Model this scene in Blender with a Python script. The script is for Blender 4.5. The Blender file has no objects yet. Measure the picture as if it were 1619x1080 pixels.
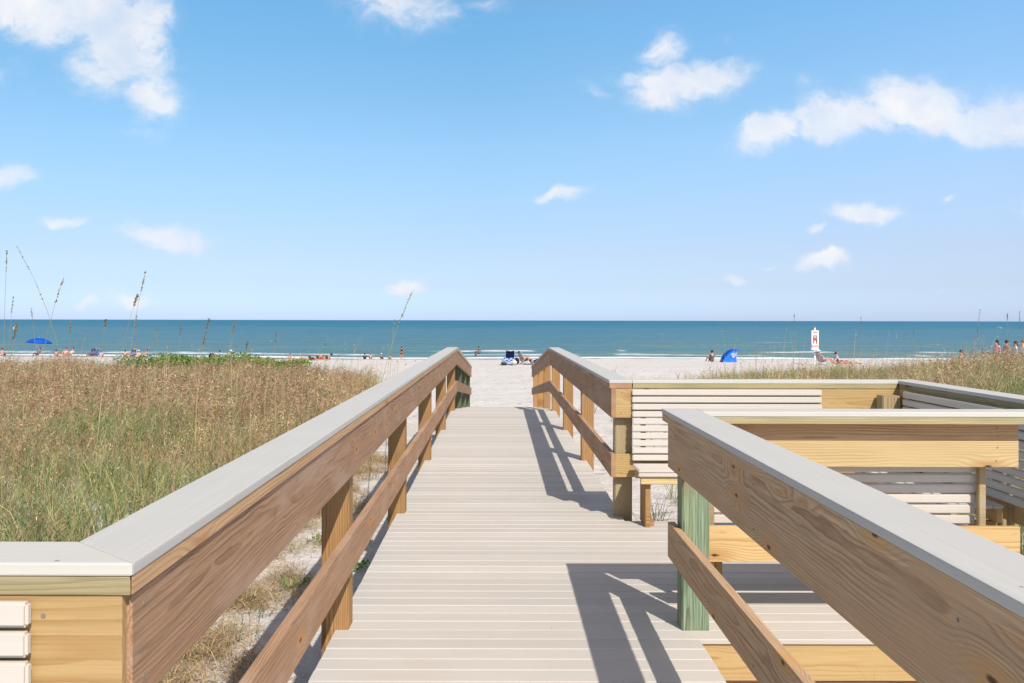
import bpy, bmesh, math, random
import numpy as np
from mathutils import Vector, Matrix, noise
random.seed(7); rng = np.random.default_rng(11)
S = bpy.context.scene
COL = S.collection
# ------------------------------------------------------------------ camera
CAMH = 1.58
F = 1540.0; VPX, HY = 788.0, 506.5
cd = bpy.data.cameras.new('camera'); cam = bpy.data.objects.new('camera', cd); COL.objects.link(cam)
cam.location = (0, 0, CAMH)
cam.rotation_mode = 'QUATERNION'
q = Matrix.Rotation(math.radians(90), 4, 'X') @ Matrix.Rotation(math.radians(0.12), 4, 'Z')
cam.rotation_quaternion = q.to_quaternion()
cd.sensor_width = 36; cd.lens = F / 1619 * 36
cd.shift_x = (809.5 - VPX) / 1619; cd.shift_y = -(540 - HY) / 1619
cd.clip_start = 0.05; cd.clip_end = 60000
S.camera = cam
# ------------------------------------------------------------------ exposure
S.view_settings.view_transform = 'Standard'; S.view_settings.look = 'None'
S.view_settings.gamma = 1; S.view_settings.exposure = 0.5
S.cycles.max_bounces = 8
# ------------------------------------------------------------------ sun
SUN = Vector((0.445, -1.06, 1.105)).normalized()
ld = bpy.data.lights.new('sun', 'SUN'); ld.energy = 3.35; ld.angle = math.radians(0.5); ld.color = (1.0, 0.945, 0.84)
lo = bpy.data.objects.new('sun', ld); COL.objects.link(lo)
lo.rotation_euler = SUN.to_track_quat('Z', 'Y').to_euler()
# ------------------------------------------------------------------ node helper
class NB:
    def __init__(s, tree):
        s.t = tree; s.n = tree.nodes; s.l = tree.links
    def new(s, typ, **kw):
        n = s.n.new(typ)
        for k, v in kw.items(): setattr(n, k, v)
        return n
    def put(s, sock, v):
        if v is None: return
        if hasattr(v, 'is_output') or hasattr(v, 'links'): s.l.new(v, sock)
        else: sock.default_value = v
    def math(s, op, a, b=None, c=None, clamp=False):
        n = s.new('ShaderNodeMath', operation=op, use_clamp=clamp)
        s.put(n.inputs[0], a); s.put(n.inputs[1], b)
        if c is not None: s.put(n.inputs[2], c)
        return n.outputs[0]
    def vmath(s, op, a, b=None, scale=None):
        n = s.new('ShaderNodeVectorMath', operation=op)
        s.put(n.inputs[0], a); s.put(n.inputs[1], b)
        if scale is not None: s.put(n.inputs['Scale'], scale)
        return n.outputs['Value'] if op in ('LENGTH', 'DOT_PRODUCT', 'DISTANCE') else n.outputs[0]
    def sep(s, v):
        n = s.new('ShaderNodeSeparateXYZ'); s.put(n.inputs[0], v); return n.outputs
    def comb(s, x, y, z):
        n = s.new('ShaderNodeCombineXYZ'); s.put(n.inputs[0], x); s.put(n.inputs[1], y); s.put(n.inputs[2], z); return n.outputs[0]
    def noise(s, vec, scale, detail=3, rough=.55, dist=0, col=False, typ='FBM'):
        n = s.new('ShaderNodeTexNoise'); s.put(n.inputs['Vector'], vec)
        n.inputs['Scale'].default_value = scale; n.inputs['Detail'].default_value = detail
        n.inputs['Roughness'].default_value = rough; n.inputs['Distortion'].default_value = dist
        return n.outputs['Color'] if col else n.outputs['Fac']
    def ramp(s, f, stops, interp='LINEAR'):
        n = s.new('ShaderNodeValToRGB'); s.put(n.inputs[0], f); r = n.color_ramp; r.interpolation = interp
        while len(r.elements) < len(stops): r.elements.new(.5)
        for e, (p, c) in zip(r.elements, stops):
            e.position = p; e.color = (*c, 1) if len(c) == 3 else c
        return n.outputs[0]
    def mr(s, v, a, b, c=0, d=1, smooth=False):
        n = s.new('ShaderNodeMapRange', clamp=True)
        if smooth: n.interpolation_type = 'SMOOTHSTEP'
        s.put(n.inputs[0], v)
        for i, x in enumerate((a, b, c, d)): s.put(n.inputs[i + 1], x)
        return n.outputs[0]
    def mix(s, f, a, b, blend='MIX'):
        n = s.new('ShaderNodeMix', data_type='RGBA', blend_type=blend)
        s.put(n.inputs[0], f)
        for i, x in ((6, a), (7, b)):
            if isinstance(x, tuple) and len(x) == 3: x = (*x, 1)
            s.put(n.inputs[i], x)
        return n.outputs[2]
    def bump(s, h, strength, dist):
        n = s.new('ShaderNodeBump'); n.inputs['Strength'].default_value = strength; n.inputs['Distance'].default_value = dist
        s.put(n.inputs['Height'], h); return n.outputs[0]
# ------------------------------------------------------------------ world: sky with clouds
w = bpy.data.worlds.new('World'); S.world = w; w.use_nodes = True
b = NB(w.node_tree); b.n.clear()
sky = b.new('ShaderNodeTexSky', sky_type='NISHITA'); sky.sun_disc = False
sky.sun_elevation = math.asin(SUN.z); sky.sun_rotation = math.atan2(SUN.x, SUN.y)
sky.air_density = 1.0; sky.dust_density = 0.35; sky.ozone_density = 1.6; sky.altitude = 5
tc = b.new('ShaderNodeTexCoord'); D = tc.outputs['Generated']
dx, dy, dz = b.sep(D)
ady = b.math('MAXIMUM', b.math('ABSOLUTE', dy), 0.02)
U = b.math('DIVIDE', dx, ady); V = b.math('DIVIDE', dz, ady)
P = b.comb(U, V, 0.0)
def warp(p, sc, amt, det=4):
    n = b.noise(p, sc, det, .6, col=True)
    n = b.vmath('SUBTRACT', n, (.5, .5, .5)); return b.vmath('ADD', p, b.vmath('SCALE', n, None, amt))
Pw = warp(warp(P, 9, .045, 3), 30, .024, 7)
px_ = lambda x: (x - VPX) / F
py_ = lambda y: (HY - y) / F
CL = [  # x, y, rx, ry, tilt(deg), strength : one soft lump each
 (70, 15, 150, 62, -8, 1.0), (185, 70, 95, 75, -30, 1.05), (238, 145, 58, 48, -35, .95), (150,115,60,40,-35,.8), (120,20,120,60,0,1.0), (225, 208, 50, 15, -8, .38), (0, 120, 60, 45, 0, .35), (235,20,50,45,0,.8),
 (640, 5, 105, 46, -6, .72), (760, -5, 70, 22, 6, .45),
 (1050, 75, 38, 34, -20, .72), (1085, 122, 105, 33, 2, 1.1), (1040,150,60,26,0,.8), (945, 140, 42, 12, -25, .4), (1140,72,14,22,0,.3),
 (1222, 205, 66, 32, 22, .95), (1310, 190, 95, 36, 0, 1.05), (1380,185,80,34,0,1.0), (1450, 165, 100, 48, 0, 1.15), (1515,185,80,34,0,1.05), (1590, 180, 105, 44, 0, 1.15), (1275, 140, 36, 15, 0, .4),
 (885, 307, 52, 13, 20, .75), (1365, 340, 62, 17, 0, .95), (1292, 357, 22, 9, 0, .85), (1302, 408, 52, 17, 5, .95), (1220, 416, 24, 7, 8, .5),
 (258, 370, 74, 23, -8, .95), (108, 346, 40, 12, 5, .8), (15, 282, 42, 22, -8, .95), (210, 475, 42, 14, 0, .9), (137, 482, 22, 10, 0, .75),
 (645, 453, 40, 15, 5, .85), (1155, 438, 20, 8, 0, .7), (1495, 314, 18, 7, 10, .5), (1490, 470, 14, 5, 0, .5), (780, 397, 24, 5, 0, .25), (490, 250, 22, 22, 0, .14),
 (1700, 330, 90, 22, 0, .9), (-120, 380, 80, 20, 0, .9), (-160, 120, 120, 60, 0, .9), (1900, 200, 150, 60, 0, .9), (400, -120, 160, 50, 0, .9), (1100, -160, 200, 60, 0, .9), (-500,250,160,50,0,.9),(2300,380,160,40,0,.9)]
dens = None
for (x, y, rx, ry, tl, st) in CL:
    m = b.new('ShaderNodeMapping', vector_type='TEXTURE')
    m.inputs['Location'].default_value = (px_(x), py_(y), 0); m.inputs['Rotation'].default_value = (0, 0, math.radians(tl))
    m.inputs['Scale'].default_value = (rx / F * 1.3, ry / F * 1.3, 1); b.put(m.inputs[0], Pw)
    d = b.vmath('LENGTH', m.outputs[0])
    g = b.math('MULTIPLY', b.mr(d, 0.0, 1.25, 1, 0, True), st)
    dens = g if dens is None else b.math('MAXIMUM', dens, g)
fine = b.noise(b.vmath('MULTIPLY', Pw, (1, 1.6, 1)), 21, 9, .66)
cov = b.math('MULTIPLY', b.math('ADD', b.math('SUBTRACT', b.math('ADD', dens, b.math('MULTIPLY', b.math('SUBTRACT', fine, .5), b.math('MULTIPLY', b.math('MINIMUM', dens, .7), 2.5))), .19), 0.0), 1.5)
cov = b.mr(cov, 0.0, 1.0, 0, 1, True)
thin = b.noise(b.vmath('MULTIPLY', Pw, (1, 1.3, 1)), 8, 5, .6)
cov = b.math('MULTIPLY', cov, b.mr(thin, .36, .60, .62, 1))
veil = b.math('MULTIPLY', b.math('MULTIPLY', b.mr(dens, .02, .6, 0, .5, True), b.mr(fine, .42, .72, 0, 1)), 1.0)
cov = b.math('MAXIMUM', cov, veil)
hor = b.mr(V, 0.0, .012, 0, 1)
cov = b.math('MULTIPLY', b.math('MULTIPLY', cov, .97), hor)
shade = b.mr(b.noise(b.vmath('ADD', P, (0, -.012, 0)), 22, 4, .5), .35, .65, 0, 1)
ccol = b.mix(b.math('MULTIPLY', shade, .55), (1.0, 1.0, 1.0), (.80, .84, .95))
# pale low, bluer above; unseen sky overhead warmed so shadow fill is less blue
grade = b.ramp(dz, [(p, tuple(v / 2 for v in c)) for p, c in ((0.0, (.56, .745, 1.35)), (.0175, (.545, .72, 1.22)), (.035, (.555, .66, 1.0)), (.07, (.63, .68, .90)), (.132, (.72, .82, .93)), (.177, (.74, .91, 1.0)), (.225, (.71, .96, 1.02)), (.30, (.68, 1.06, 1.15)), (.45, (1.3, 1.1, .86)), (.8, (1.6, 1.15, .80)))])
grade = b.vmath('SCALE', grade, None, 2.0)
side = b.mr(U, -.02, .5, 0, 1)
grade = b.vmath('MULTIPLY', grade, b.vmath('ADD', (1., 1., 1.), b.vmath('SCALE', (.40, .23, .22), None, b.math('MULTIPLY', side, b.mr(V, .0, .25, .15, 1.1)))))
skyc = b.mix(1.0, sky.outputs[0], grade, 'MULTIPLY')
hue = b.new('ShaderNodeHueSaturation'); b.put(hue.inputs['Color'], skyc); hue.inputs['Saturation'].default_value = 1.0; hue.inputs['Value'].default_value = 1.0
cl = b.mix(1.0, ccol, (6.7, 6.75, 6.9), 'MULTIPLY')
fin = b.mix(cov, hue.outputs[0], cl)
bg = b.new('ShaderNodeBackground'); bg.inputs[1].default_value = 0.1; b.put(bg.inputs[0], fin)
wo = b.new('ShaderNodeOutputWorld'); b.l.new(bg.outputs[0], wo.inputs[0])
# ------------------------------------------------------------------ materials
def mat(name):
    m = bpy.data.materials.new(name); m.use_nodes = True; b = NB(m.node_tree)
    p = b.n['Principled BSDF']; return m, b, p
def plain(name, col, rough=.6, spec=.3, var=.12, scale=30, metallic=0):
    m, b, p = mat(name)
    tc = b.new('ShaderNodeTexCoord')
    n = b.noise(tc.outputs['Object'], scale, 4)
    c = b.mix(n, tuple(x * (1 - var) for x in col), tuple(min(1, x * (1 + var)) for x in col))
    b.put(p.inputs['Base Color'], c); p.inputs['Roughness'].default_value = rough
    p.inputs['Specular IOR Level'].default_value = spec; p.inputs['Metallic'].default_value = metallic
    return m
def wood(name, early, late, knot, ring=95, knots=.5, streak=.25, stain=None, ringmix=1.0):
    m, b, p = mat(name)
    tc = b.new('ShaderNodeTexCoord'); oi = b.new('ShaderNodeObjectInfo')
    rnd = oi.outputs['Random']
    off = b.comb(b.math('MULTIPLY', rnd, 37.0), b.math('MULTIPLY', rnd, 3.1), b.math('MULTIPLY', rnd, 11.7))
    O = b.vmath('ADD', tc.outputs['Object'], off)
    x, y, z = b.sep(O)
    lx, ly, lz = b.sep(tc.outputs['Object'])
    # knots: sparse cells in the board's face
    kv = b.new('ShaderNodeTexVoronoi', feature='F1', voronoi_dimensions='2D'); kv.inputs['Scale'].default_value = 1.0; kv.inputs['Randomness'].default_value = .9
    b.put(kv.inputs['Vector'], b.comb(b.math('MULTIPLY', x, 1.55), b.math('MULTIPLY', z, 4.2), 0.0))
    kd = kv.outputs['Distance']
    kr = b.new('ShaderNodeSeparateColor'); b.put(kr.inputs[0], kv.outputs['Color'])
    on = b.math('LESS_THAN', kr.outputs[0], knots)
    kn = b.math('MULTIPLY', b.mr(kd, 0.0, .34, 1, 0, True), on)
    core = b.math('MULTIPLY', b.mr(b.math('ADD', kd, b.math('MULTIPLY', b.noise(O, 60, 3), .03)), .032, .058, 1, 0), on)
    # growth rings: distance from a pith axis beside the board
    w1 = b.noise(b.comb(b.math('MULTIPLY', x, .9), b.math('MULTIPLY', y, 5.0), b.math('MULTIPLY', z, 5.0)), 1.0, 3, .55)
    w2 = b.noise(b.comb(b.math('MULTIPLY', x, 4.0), b.math('MULTIPLY', y, 14.0), b.math('MULTIPLY', z, 16.0)), 1.0, 3, .6)
    pz = b.math('MULTIPLY', b.math('SUBTRACT', b.math('FRACT', b.math('MULTIPLY', rnd, 7.3)), .5), .22)
    py = b.math('ADD', .045, b.math('MULTIPLY', b.math('FRACT', b.math('MULTIPLY', rnd, 13.7)), .07))
    ry = b.math('ADD', ly, py); rz = b.math('SUBTRACT', lz, pz)
    r = b.math('SQRT', b.math('ADD', b.math('MULTIPLY', ry, ry), b.math('MULTIPLY', rz, rz)))
    r = b.math('ADD', r, b.math('MULTIPLY', w1, .055))
    r = b.math('ADD', r, b.math('MULTIPLY', w2, .008))
    r = b.math('ADD', r, b.math('MULTIPLY', kn, .03))
    t = b.math('FRACT', b.math('MULTIPLY', r, float(ring)))
    late_f = b.mr(t, .35, .93, 0, 1, True)
    late_f = b.math('MULTIPLY', late_f, b.mr(t, .93, 1.0, 1, 0))
    late_f = b.math('MULTIPLY', late_f, b.mr(b.noise(b.comb(b.math('MULTIPLY', x, 1.3), b.math('MULTIPLY', y, 9.0), b.math('MULTIPLY', z, 9.0)), 1.0, 2), .3, .65, .3, 1))
    fib = b.noise(b.comb(b.math('MULTIPLY', x, 3.0), b.math('MULTIPLY', y, 170.0), b.math('MULTIPLY', z, 170.0)), 1.0, 3, .6)
    blot = b.noise(b.comb(b.math('MULTIPLY', x, 1.6), b.math('MULTIPLY', y, 4.0), b.math('MULTIPLY', z, 7.0)), 1.0, 4, .6)
    c = b.mix(b.math('MULTIPLY', late_f, ringmix), early, late)
    c = b.mix(b.mr(fib, .35, .75, 0, streak), c, tuple(v * .55 for v in late))
    if stain: c = b.mix(b.mr(blot, .45, .72, 0, .8, True), c, stain)
    else: c = b.mix(b.mr(blot, .4, .75, 0, .35), c, late)
    c = b.mix(b.math('MULTIPLY', b.mr(kn, .25, 1, 0, 1, True), .6), c, knot)
    c = b.mix(core, c, tuple(v * .16 for v in knot))
    vary = b.math('ADD', .86, b.math('MULTIPLY', b.math('FRACT', b.math('MULTIPLY', rnd, 29.0)), .26))
    c = b.mix(1.0, c, b.comb(vary, vary, vary), 'MULTIPLY')
    b.put(p.inputs['Base Color'], c)
    b.put(p.inputs['Roughness'], b.mr(fib, .3, .7, .62, .82)); p.inputs['Specular IOR Level'].default_value = .28
    h = b.math('ADD', b.math('MULTIPLY', late_f, .5), b.math('MULTIPLY', fib, .9))
    h = b.math('SUBTRACT', h, b.math('MULTIPLY', core, 1.5))
    b.put(p.inputs['Normal'], b.bump(h, .5, .0015))
    return m
M = {}
M['brown'] = wood('weathered_brown_timber', (.47, .28, .165), (.22, .115, .06), (.52, .25, .085), 115, .65, .5, stain=(.45, .305, .225), ringmix=.85)
M['tan'] = wood('tan_timber', (.65, .44, .265), (.36, .205, .11), (.60, .32, .11), 112, .9, .5, stain=(.54, .34, .20), ringmix=.9)
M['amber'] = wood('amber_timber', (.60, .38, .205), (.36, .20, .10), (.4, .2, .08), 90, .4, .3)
M['honey'] = wood('honey_pine_timber', (.60, .415, .195), (.44, .265, .10), (.40, .20, .08), 80, .45, .25)
M['yellow'] = wood('yellow_pine_timber', (.65, .49, .265), (.50, .335, .145), (.42, .22, .08), 80, .4, .2)
M['ochre'] = wood('ochre_pine_timber', (.56, .375, .175), (.42, .245, .095), (.30, .17, .07), 62, .6, .3, stain=(.46, .30, .13))
M['olive'] = wood('olive_pine_timber', (.42, .35, .20), (.24, .19, .09), (.25, .14, .06), 90, .3, .3, stain=(.25, .235, .125))
M['green'] = wood('green_treated_timber', (.30, .40, .26), (.10, .125, .07), (.13, .09, .045), 130, .35, .9, stain=(.36, .27, .15))
M['darkgreen'] = wood('dark_treated_timber', (.15, .17, .10), (.075, .085, .045), (.08, .06, .03), 110, .25, .5)
M['post'] = wood('orange_pine_timber', (.46, .26, .105), (.22, .11, .04), (.18, .07, .02), 90, .45, .45, stain=(.33, .20, .10))
M['postgrey'] = wood('aged_post_timber', (.42, .31, .175), (.24, .165, .085), (.22, .11, .05), 80, .3, .35, stain=(.36, .31, .20))
def composite(name, col, board=None, streak=.5):
    m, b, p = mat(name)
    tc = b.new('ShaderNodeTexCoord'); x, y, z = b.sep(tc.outputs['Object'])
    oi = b.new('ShaderNodeObjectInfo')
    sh = b.math('MULTIPLY', oi.outputs['Random'], 50.)
    xs = b.math('ADD', x, sh)
    st = b.noise(b.comb(b.math('MULTIPLY', xs, 1.2), b.math('MULTIPLY', y, 90.0), b.math('MULTIPLY', z, 90.0)), 1.0, 4, .6)
    bl = b.noise(b.comb(b.math('MULTIPLY', xs, 2.2), b.math('MULTIPLY', y, 2.2), z), 1.0, 4, .6)
    sp = b.noise(tc.outputs['Object'], 420, 2, .5)
    c = b.mix(b.mr(st, .3, .7, 0, streak), col, tuple(v * .84 for v in col))
    c = b.mix(b.mr(bl, .35, .7, 0, .35), c, tuple(v * w_ for v, w_ in zip(col, (.86, .85, .83))))
    c = b.mix(b.mr(sp, .62, .75, 0, .25), c, tuple(v * .7 for v in col))
    if board:
        idx = b.math('FLOOR', b.math('DIVIDE', y, board))
        wn = b.new('ShaderNodeTexWhiteNoise', noise_dimensions='1D'); b.put(wn.inputs['W'], idx)
        k = b.mr(wn.outputs['Value'], 0, 1, .90, 1.05)
        c = b.mix(1.0, c, b.comb(k, k, k), 'MULTIPLY')
        # blown sand and dirt thinly lying on the planks
        dirt = b.noise(tc.outputs['Object'], 1.6, 5, .65)
        c = b.mix(b.mr(dirt, .5, .75, 0, .4), c, (.52, .46, .39))
        dots = b.new('ShaderNodeTexVoronoi'); dots.inputs['Scale'].default_value = 3.1; b.put(dots.inputs['Vector'], tc.outputs['Object'])
        c = b.mix(b.mr(dots.outputs['Distance'], .012, .02, .7, 0), c, (.12, .09, .06))
    else:
        dots = b.new('ShaderNodeTexVoronoi'); dots.inputs['Scale'].default_value = 4.3; b.put(dots.inputs['Vector'], b.vmath('ADD', tc.outputs['Object'], b.comb(sh, sh, 0.)))
        c = b.mix(b.mr(dots.outputs['Distance'], .02, .032, .8, 0), c, (.16, .12, .09))
    b.put(p.inputs['Base Color'], c); p.inputs['Roughness'].default_value = .62; p.inputs['Specular IOR Level'].default_value = .3
    b.put(p.inputs['Normal'], b.bump(st, .25, .0006))
    return m
M['capcream'] = composite('cream_composite_cap', (.60, .575, .53))
M['cap'] = composite('pale_grey_composite_cap', (.565, .545, .515))
M['deck'] = composite('sand_coloured_composite_deck', (.60, .555, .505), .1425)
M['slat'] = composite('cream_composite_slat', (.64, .585, .53))
M['screw'] = plain('dull_steel', (.22, .19, .16), .6, .3)
# sand
def sand_mat():
    m, b, p = mat('shell_sand')
    tc = b.new('ShaderNodeTexCoord'); O = tc.outputs['Object']
    n1 = b.noise(O, .35, 5, .6); n2 = b.noise(O, 5, 5, .65); n3 = b.noise(O, 90, 3, .6); n4 = b.noise(O, 1.6, 4, .6)
    c = b.mix(n1, (.665, .625, .60), (.60, .565, .54))
    c = b.mix(b.mr(n2, .5, .72, 0, .5), c, (.55, .50, .46))
    c = b.mix(b.mr(n3, .58, .72, 0, .5), c, (.34, .28, .22))
    x, y, z = b.sep(O)
    wet = b.mr(b.math('ADD', z, b.math('MULTIPLY', n1, .3)), -2.35, -2.05, 1, 0, True)
    c = b.mix(wet, c, (.30, .26, .215))
    b.put(p.inputs['Base Color'], c); b.put(p.inputs['Roughness'], b.mr(wet, 0, 1, .95, .35)); p.inputs['Specular IOR Level'].default_value = .2
    fp = b.new('ShaderNodeTexVoronoi', feature='SMOOTH_F1'); fp.inputs['Scale'].default_value = 2.2; b.put(fp.inputs['Vector'], b.vmath('ADD', O, b.vmath('SCALE', b.noise(O, 2.5, 2, .5, col=True), None, .35)))
    n2 = b.math('ADD', n2, b.math('MULTIPLY', b.mr(fp.outputs['Distance'], .0, .35, 0, 1, True), .9))
    h = b.math('ADD', b.math('MULTIPLY', n2, 1.0), b.math('MULTIPLY', n3, .12)); h = b.math('ADD', h, b.math('MULTIPLY', n4, 1.5))
    b.put(p.inputs['Normal'], b.bump(h, .8, .07))
    return m
M['sand'] = sand_mat()
def shore_shift(x):  # the waterline runs a little farther out on the left
    return 0.22 * max(0.0, -x - 12) + 1.8 * math.sin(x * .05 + .6) + .9 * math.sin(x * .13)
def sea_mat():
    m, b, p = mat('sea_water')
    tc = b.new('ShaderNodeTexCoord'); O = tc.outputs['Object']; x, y, z = b.sep(O)
    sx = b.math('ADD', b.math('MULTIPLY', b.math('SINE', b.math('ADD', b.math('MULTIPLY', x, .05), .6)), 1.8), b.math('MULTIPLY', b.math('SINE', b.math('MULTIPLY', x, .13)), .9))
    sx = b.math('ADD', sx, b.math('MULTIPLY', b.math('MAXIMUM', b.math('SUBTRACT', b.math('MULTIPLY', x, -1.0), 12.0), 0.0), .22))
    Y = b.math('SUBTRACT', y, sx)
    lg = b.math('LOGARITHM', b.math('MAXIMUM', y, 1.0), 10.0)
    tone = b.mr(lg, 2.0, 4.0, 0, 1)
    # depth colour, streaked along the shore
    st = b.noise(b.comb(b.math('MULTIPLY', x, .012), b.math('MULTIPLY', lg, 26.0), 0.0), 1.0, 5, .6)
    tone2 = b.math('ADD', tone, b.math('MULTIPLY', b.math('SUBTRACT', st, .5), .75))
    c = b.ramp(tone2, [(0.0, (.165, .245, .205)), (.07, (.105, .215, .245)), (.2, (.080, .205, .270)), (.34, (.062, .190, .265)), (.44, (.015, .160, .250)), (.6, (.008, .150, .255)), (1.0, (.006, .13, .25))])
    rip = b.noise(b.comb(b.math('MULTIPLY', x, .25), b.math('MULTIPLY', lg, 150.0), 0.0), 1.0, 4, .65)
    c = b.mix(b.mr(rip, .35, .65, 0, .45), c, (.02, .10, .18))
    c = b.mix(b.mr(rip, .6, .8, 0, .35), c, (.24, .42, .50))
    # foam: edge of the swash, broken second line, scattered whitecaps
    n = b.noise(b.comb(b.math('MULTIPLY', x, .09), b.math('MULTIPLY', Y, .12), 0.0), 1.0, 4, .6)
    n2 = b.noise(b.comb(b.math('MULTIPLY', x, .7), b.math('MULTIPLY', Y, .5), 0.0), 1.0, 5, .7)
    Yn = b.math('ADD', Y, b.math('MULTIPLY', b.math('SUBTRACT', n, .5), 9.0)); Yn = b.math('ADD', Yn, b.math('MULTIPLY', b.math('SUBTRACT', n2, .5), 2.5))
    f1 = b.mr(Yn, 108.5, 111.0, 1, 0)
    seg = b.noise(b.comb(b.math('MULTIPLY', x, .055), 3.3, 0.0), 1.0, 3, .6)
    f2 = b.math('MULTIPLY', b.math('MULTIPLY', b.mr(Yn, 114.5, 116, 0, 1), b.mr(Yn, 118.5, 121.5, 1, 0)), b.mr(seg, .45, .52, 0, 1))
    seg2 = b.noise(b.comb(b.math('MULTIPLY', x, .07), 9.3, 0.0), 1.0, 3, .6)
    f3 = b.math('MULTIPLY', b.math('MULTIPLY', b.mr(Yn, 131, 132.5, 0, 1), b.mr(Yn, 135, 137, 1, 0)), b.mr(seg2, .53, .57, 0, 1))
    brk = b.mr(b.noise(b.comb(b.math('MULTIPLY', x, .35), b.math('MULTIPLY', Y, .9), 2.0), 1.0, 5, .7), .42, .56, .1, 1)
    f2 = b.math('MULTIPLY', f2, brk); f3 = b.math('MULTIPLY', f3, brk)
    wc = b.noise(b.comb(b.math('MULTIPLY', x, .045), b.math('MULTIPLY', lg, 75.0), 4.0), 1.0, 5, .62)
    f4 = b.math('MULTIPLY', b.mr(wc, .69, .74, 0, .85), b.mr(y, 150., 190., 0, 1))
    foam = b.math('MAXIMUM', b.math('MAXIMUM', f1, f2), b.math('MAXIMUM', f3, f4))
    c = b.mix(foam, c, (.82, .84, .84))
    b.put(p.inputs['Base Color'], c)
    b.put(p.inputs['Roughness'], b.mr(foam, 0, 1, .42, .9)); p.inputs['Specular IOR Level'].default_value = .05
    wv = b.noise(b.comb(b.math('MULTIPLY', x, .35), b.math('MULTIPLY', y, 1.1), 0.0), 1.0, 6, .6)
    b.put(p.inputs['Normal'], b.bump(wv, .5, .25))
    return m
M['sea'] = sea_mat()
def attr_leaf(name, trans=.3, rough=.6):
    m, b, p = mat(name)
    a = b.new('ShaderNodeAttribute', attribute_name='tint')
    b.put(p.inputs['Base Color'], a.outputs['Color']); p.inputs['Roughness'].default_value = rough; p.inputs['Specular IOR Level'].default_value = .25
    t = b.new('ShaderNodeBsdfTranslucent'); b.put(t.inputs[0], a.outputs['Color'])
    mx = b.new('ShaderNodeMixShader'); mx.inputs[0].default_value = trans
    b.l.new(p.outputs[0], mx.inputs[1]); b.l.new(t.outputs[0], mx.inputs[2]); b.l.new(mx.outputs[0], b.n['Material Output'].inputs[0])
    return m
M['leaf'] = attr_leaf('dune_grass_leaf')
def flat(name, col, **k):
    if name not in M: M[name] = plain(name, col, **k)
    return M[name]
# ------------------------------------------------------------------ object helpers
def tag(o, label=None, cat=None, group=None, kind=None):
    if label: o['label'] = label
    if cat: o['category'] = cat
    if group: o['group'] = group
    if kind: o['kind'] = kind
    return o
def empty(name, loc, label, cat, group=None, rz=0):
    o = bpy.data.objects.new(name, None); COL.objects.link(o); o.location = loc; o.rotation_euler = (0, 0, rz); o.empty_display_size = .1
    return tag(o, label, cat, group)
def link(name, me, material=None, parent=None, mw=None, smooth=False):
    o = bpy.data.objects.new(name, me); COL.objects.link(o)
    if material is not None and len(me.materials) == 0: me.materials.append(material)
    mw = mw or Matrix.Identity(4)
    if parent is not None:
        o.parent = parent
        pm = Matrix.LocRotScale(parent.location, parent.rotation_euler, parent.scale)
        if parent.parent: pm = Matrix.LocRotScale(parent.parent.location, parent.parent.rotation_euler, parent.parent.scale) @ pm
        o.matrix_local = pm.inverted() @ mw
    else: o.matrix_local = mw
    if smooth: me.polygons.foreach_set('use_smooth', [True] * len(me.polygons))
    return o
def bm_obj(name, bm, material, parent=None, mw=None, smooth=False):
    me = bpy.data.meshes.new(name); bm.to_mesh(me); bm.free()
    return link(name, me, material, parent, mw, smooth)
def frame(a, c, side=None):
    """matrix with X from a to c, Y horizontal, Z up-ish, at a"""
    X = (Vector(c) - Vector(a)).normalized(); Y = Vector((0, 0, 1)).cross(X)
    if Y.length < 1e-4: Y = Vector((0, 1, 0))
    Y.normalize(); Z = X.cross(Y)
    m = Matrix((X, Y, Z)).transposed().to_4x4(); m.translation = Vector(a); return m
def board(name, a, c, wy, hz, material, parent, bev=.003, skew=(0, 0), skz=(0, 0), screws=None):
    """timber from a to c (centre line), thickness wy, height hz, ends skewed for mitres"""
    L = (Vector(c) - Vector(a)).length
    bm = bmesh.new(); vs = []
    for e, sk, sz in ((0, skew[0], skz[0]), (L, skew[1], skz[1])):
        for y, z in ((-wy / 2, -hz / 2), (wy / 2, -hz / 2), (wy / 2, hz / 2), (-wy / 2, hz / 2)):
            vs.append(bm.verts.new((e + sk * y + sz * z, y, z)))
    for f in ((3, 2, 1, 0), (4, 5, 6, 7), (0, 1, 5, 4), (1, 2, 6, 5), (2, 3, 7, 6), (3, 0, 4, 7)): bm.faces.new([vs[i] for i in f])
    bmesh.ops.recalc_face_normals(bm, faces=bm.faces)
    if bev: bmesh.ops.bevel(bm, geom=bm.edges[:], offset=bev, segments=2, profile=.6, affect='EDGES')
    me = bpy.data.meshes.new(name)
    if screws:
        for (sx, sy, sz) in screws:   # small screw heads a hair proud of the face
            r = bmesh.ops.create_cone(bm, cap_ends=True, segments=10, radius1=.0055, radius2=.0045, depth=.002, matrix=Matrix.Translation((sx, sy, sz)) @ Matrix.Rotation(math.radians(90 if sy < 0 else -90), 4, 'X'))
            for v in r['verts']:
                for f in v.link_faces: f.material_index = 1
    bm.to_mesh(me); bm.free()
    me.materials.append(material); me.materials.append(M['screw'])
    return link(name, me, None, parent, frame(a, c))
def post(parent, x0, y0, w_, d_, z0, z1, material, name='post'):
    return board(name, (x0 + w_ / 2, y0 + d_ / 2, z0), (x0 + w_ / 2, y0 + d_ / 2, z1), w_, d_, material, parent, .006) if False else vpost(parent, x0, y0, w_, d_, z0, z1, material, name)
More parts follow.
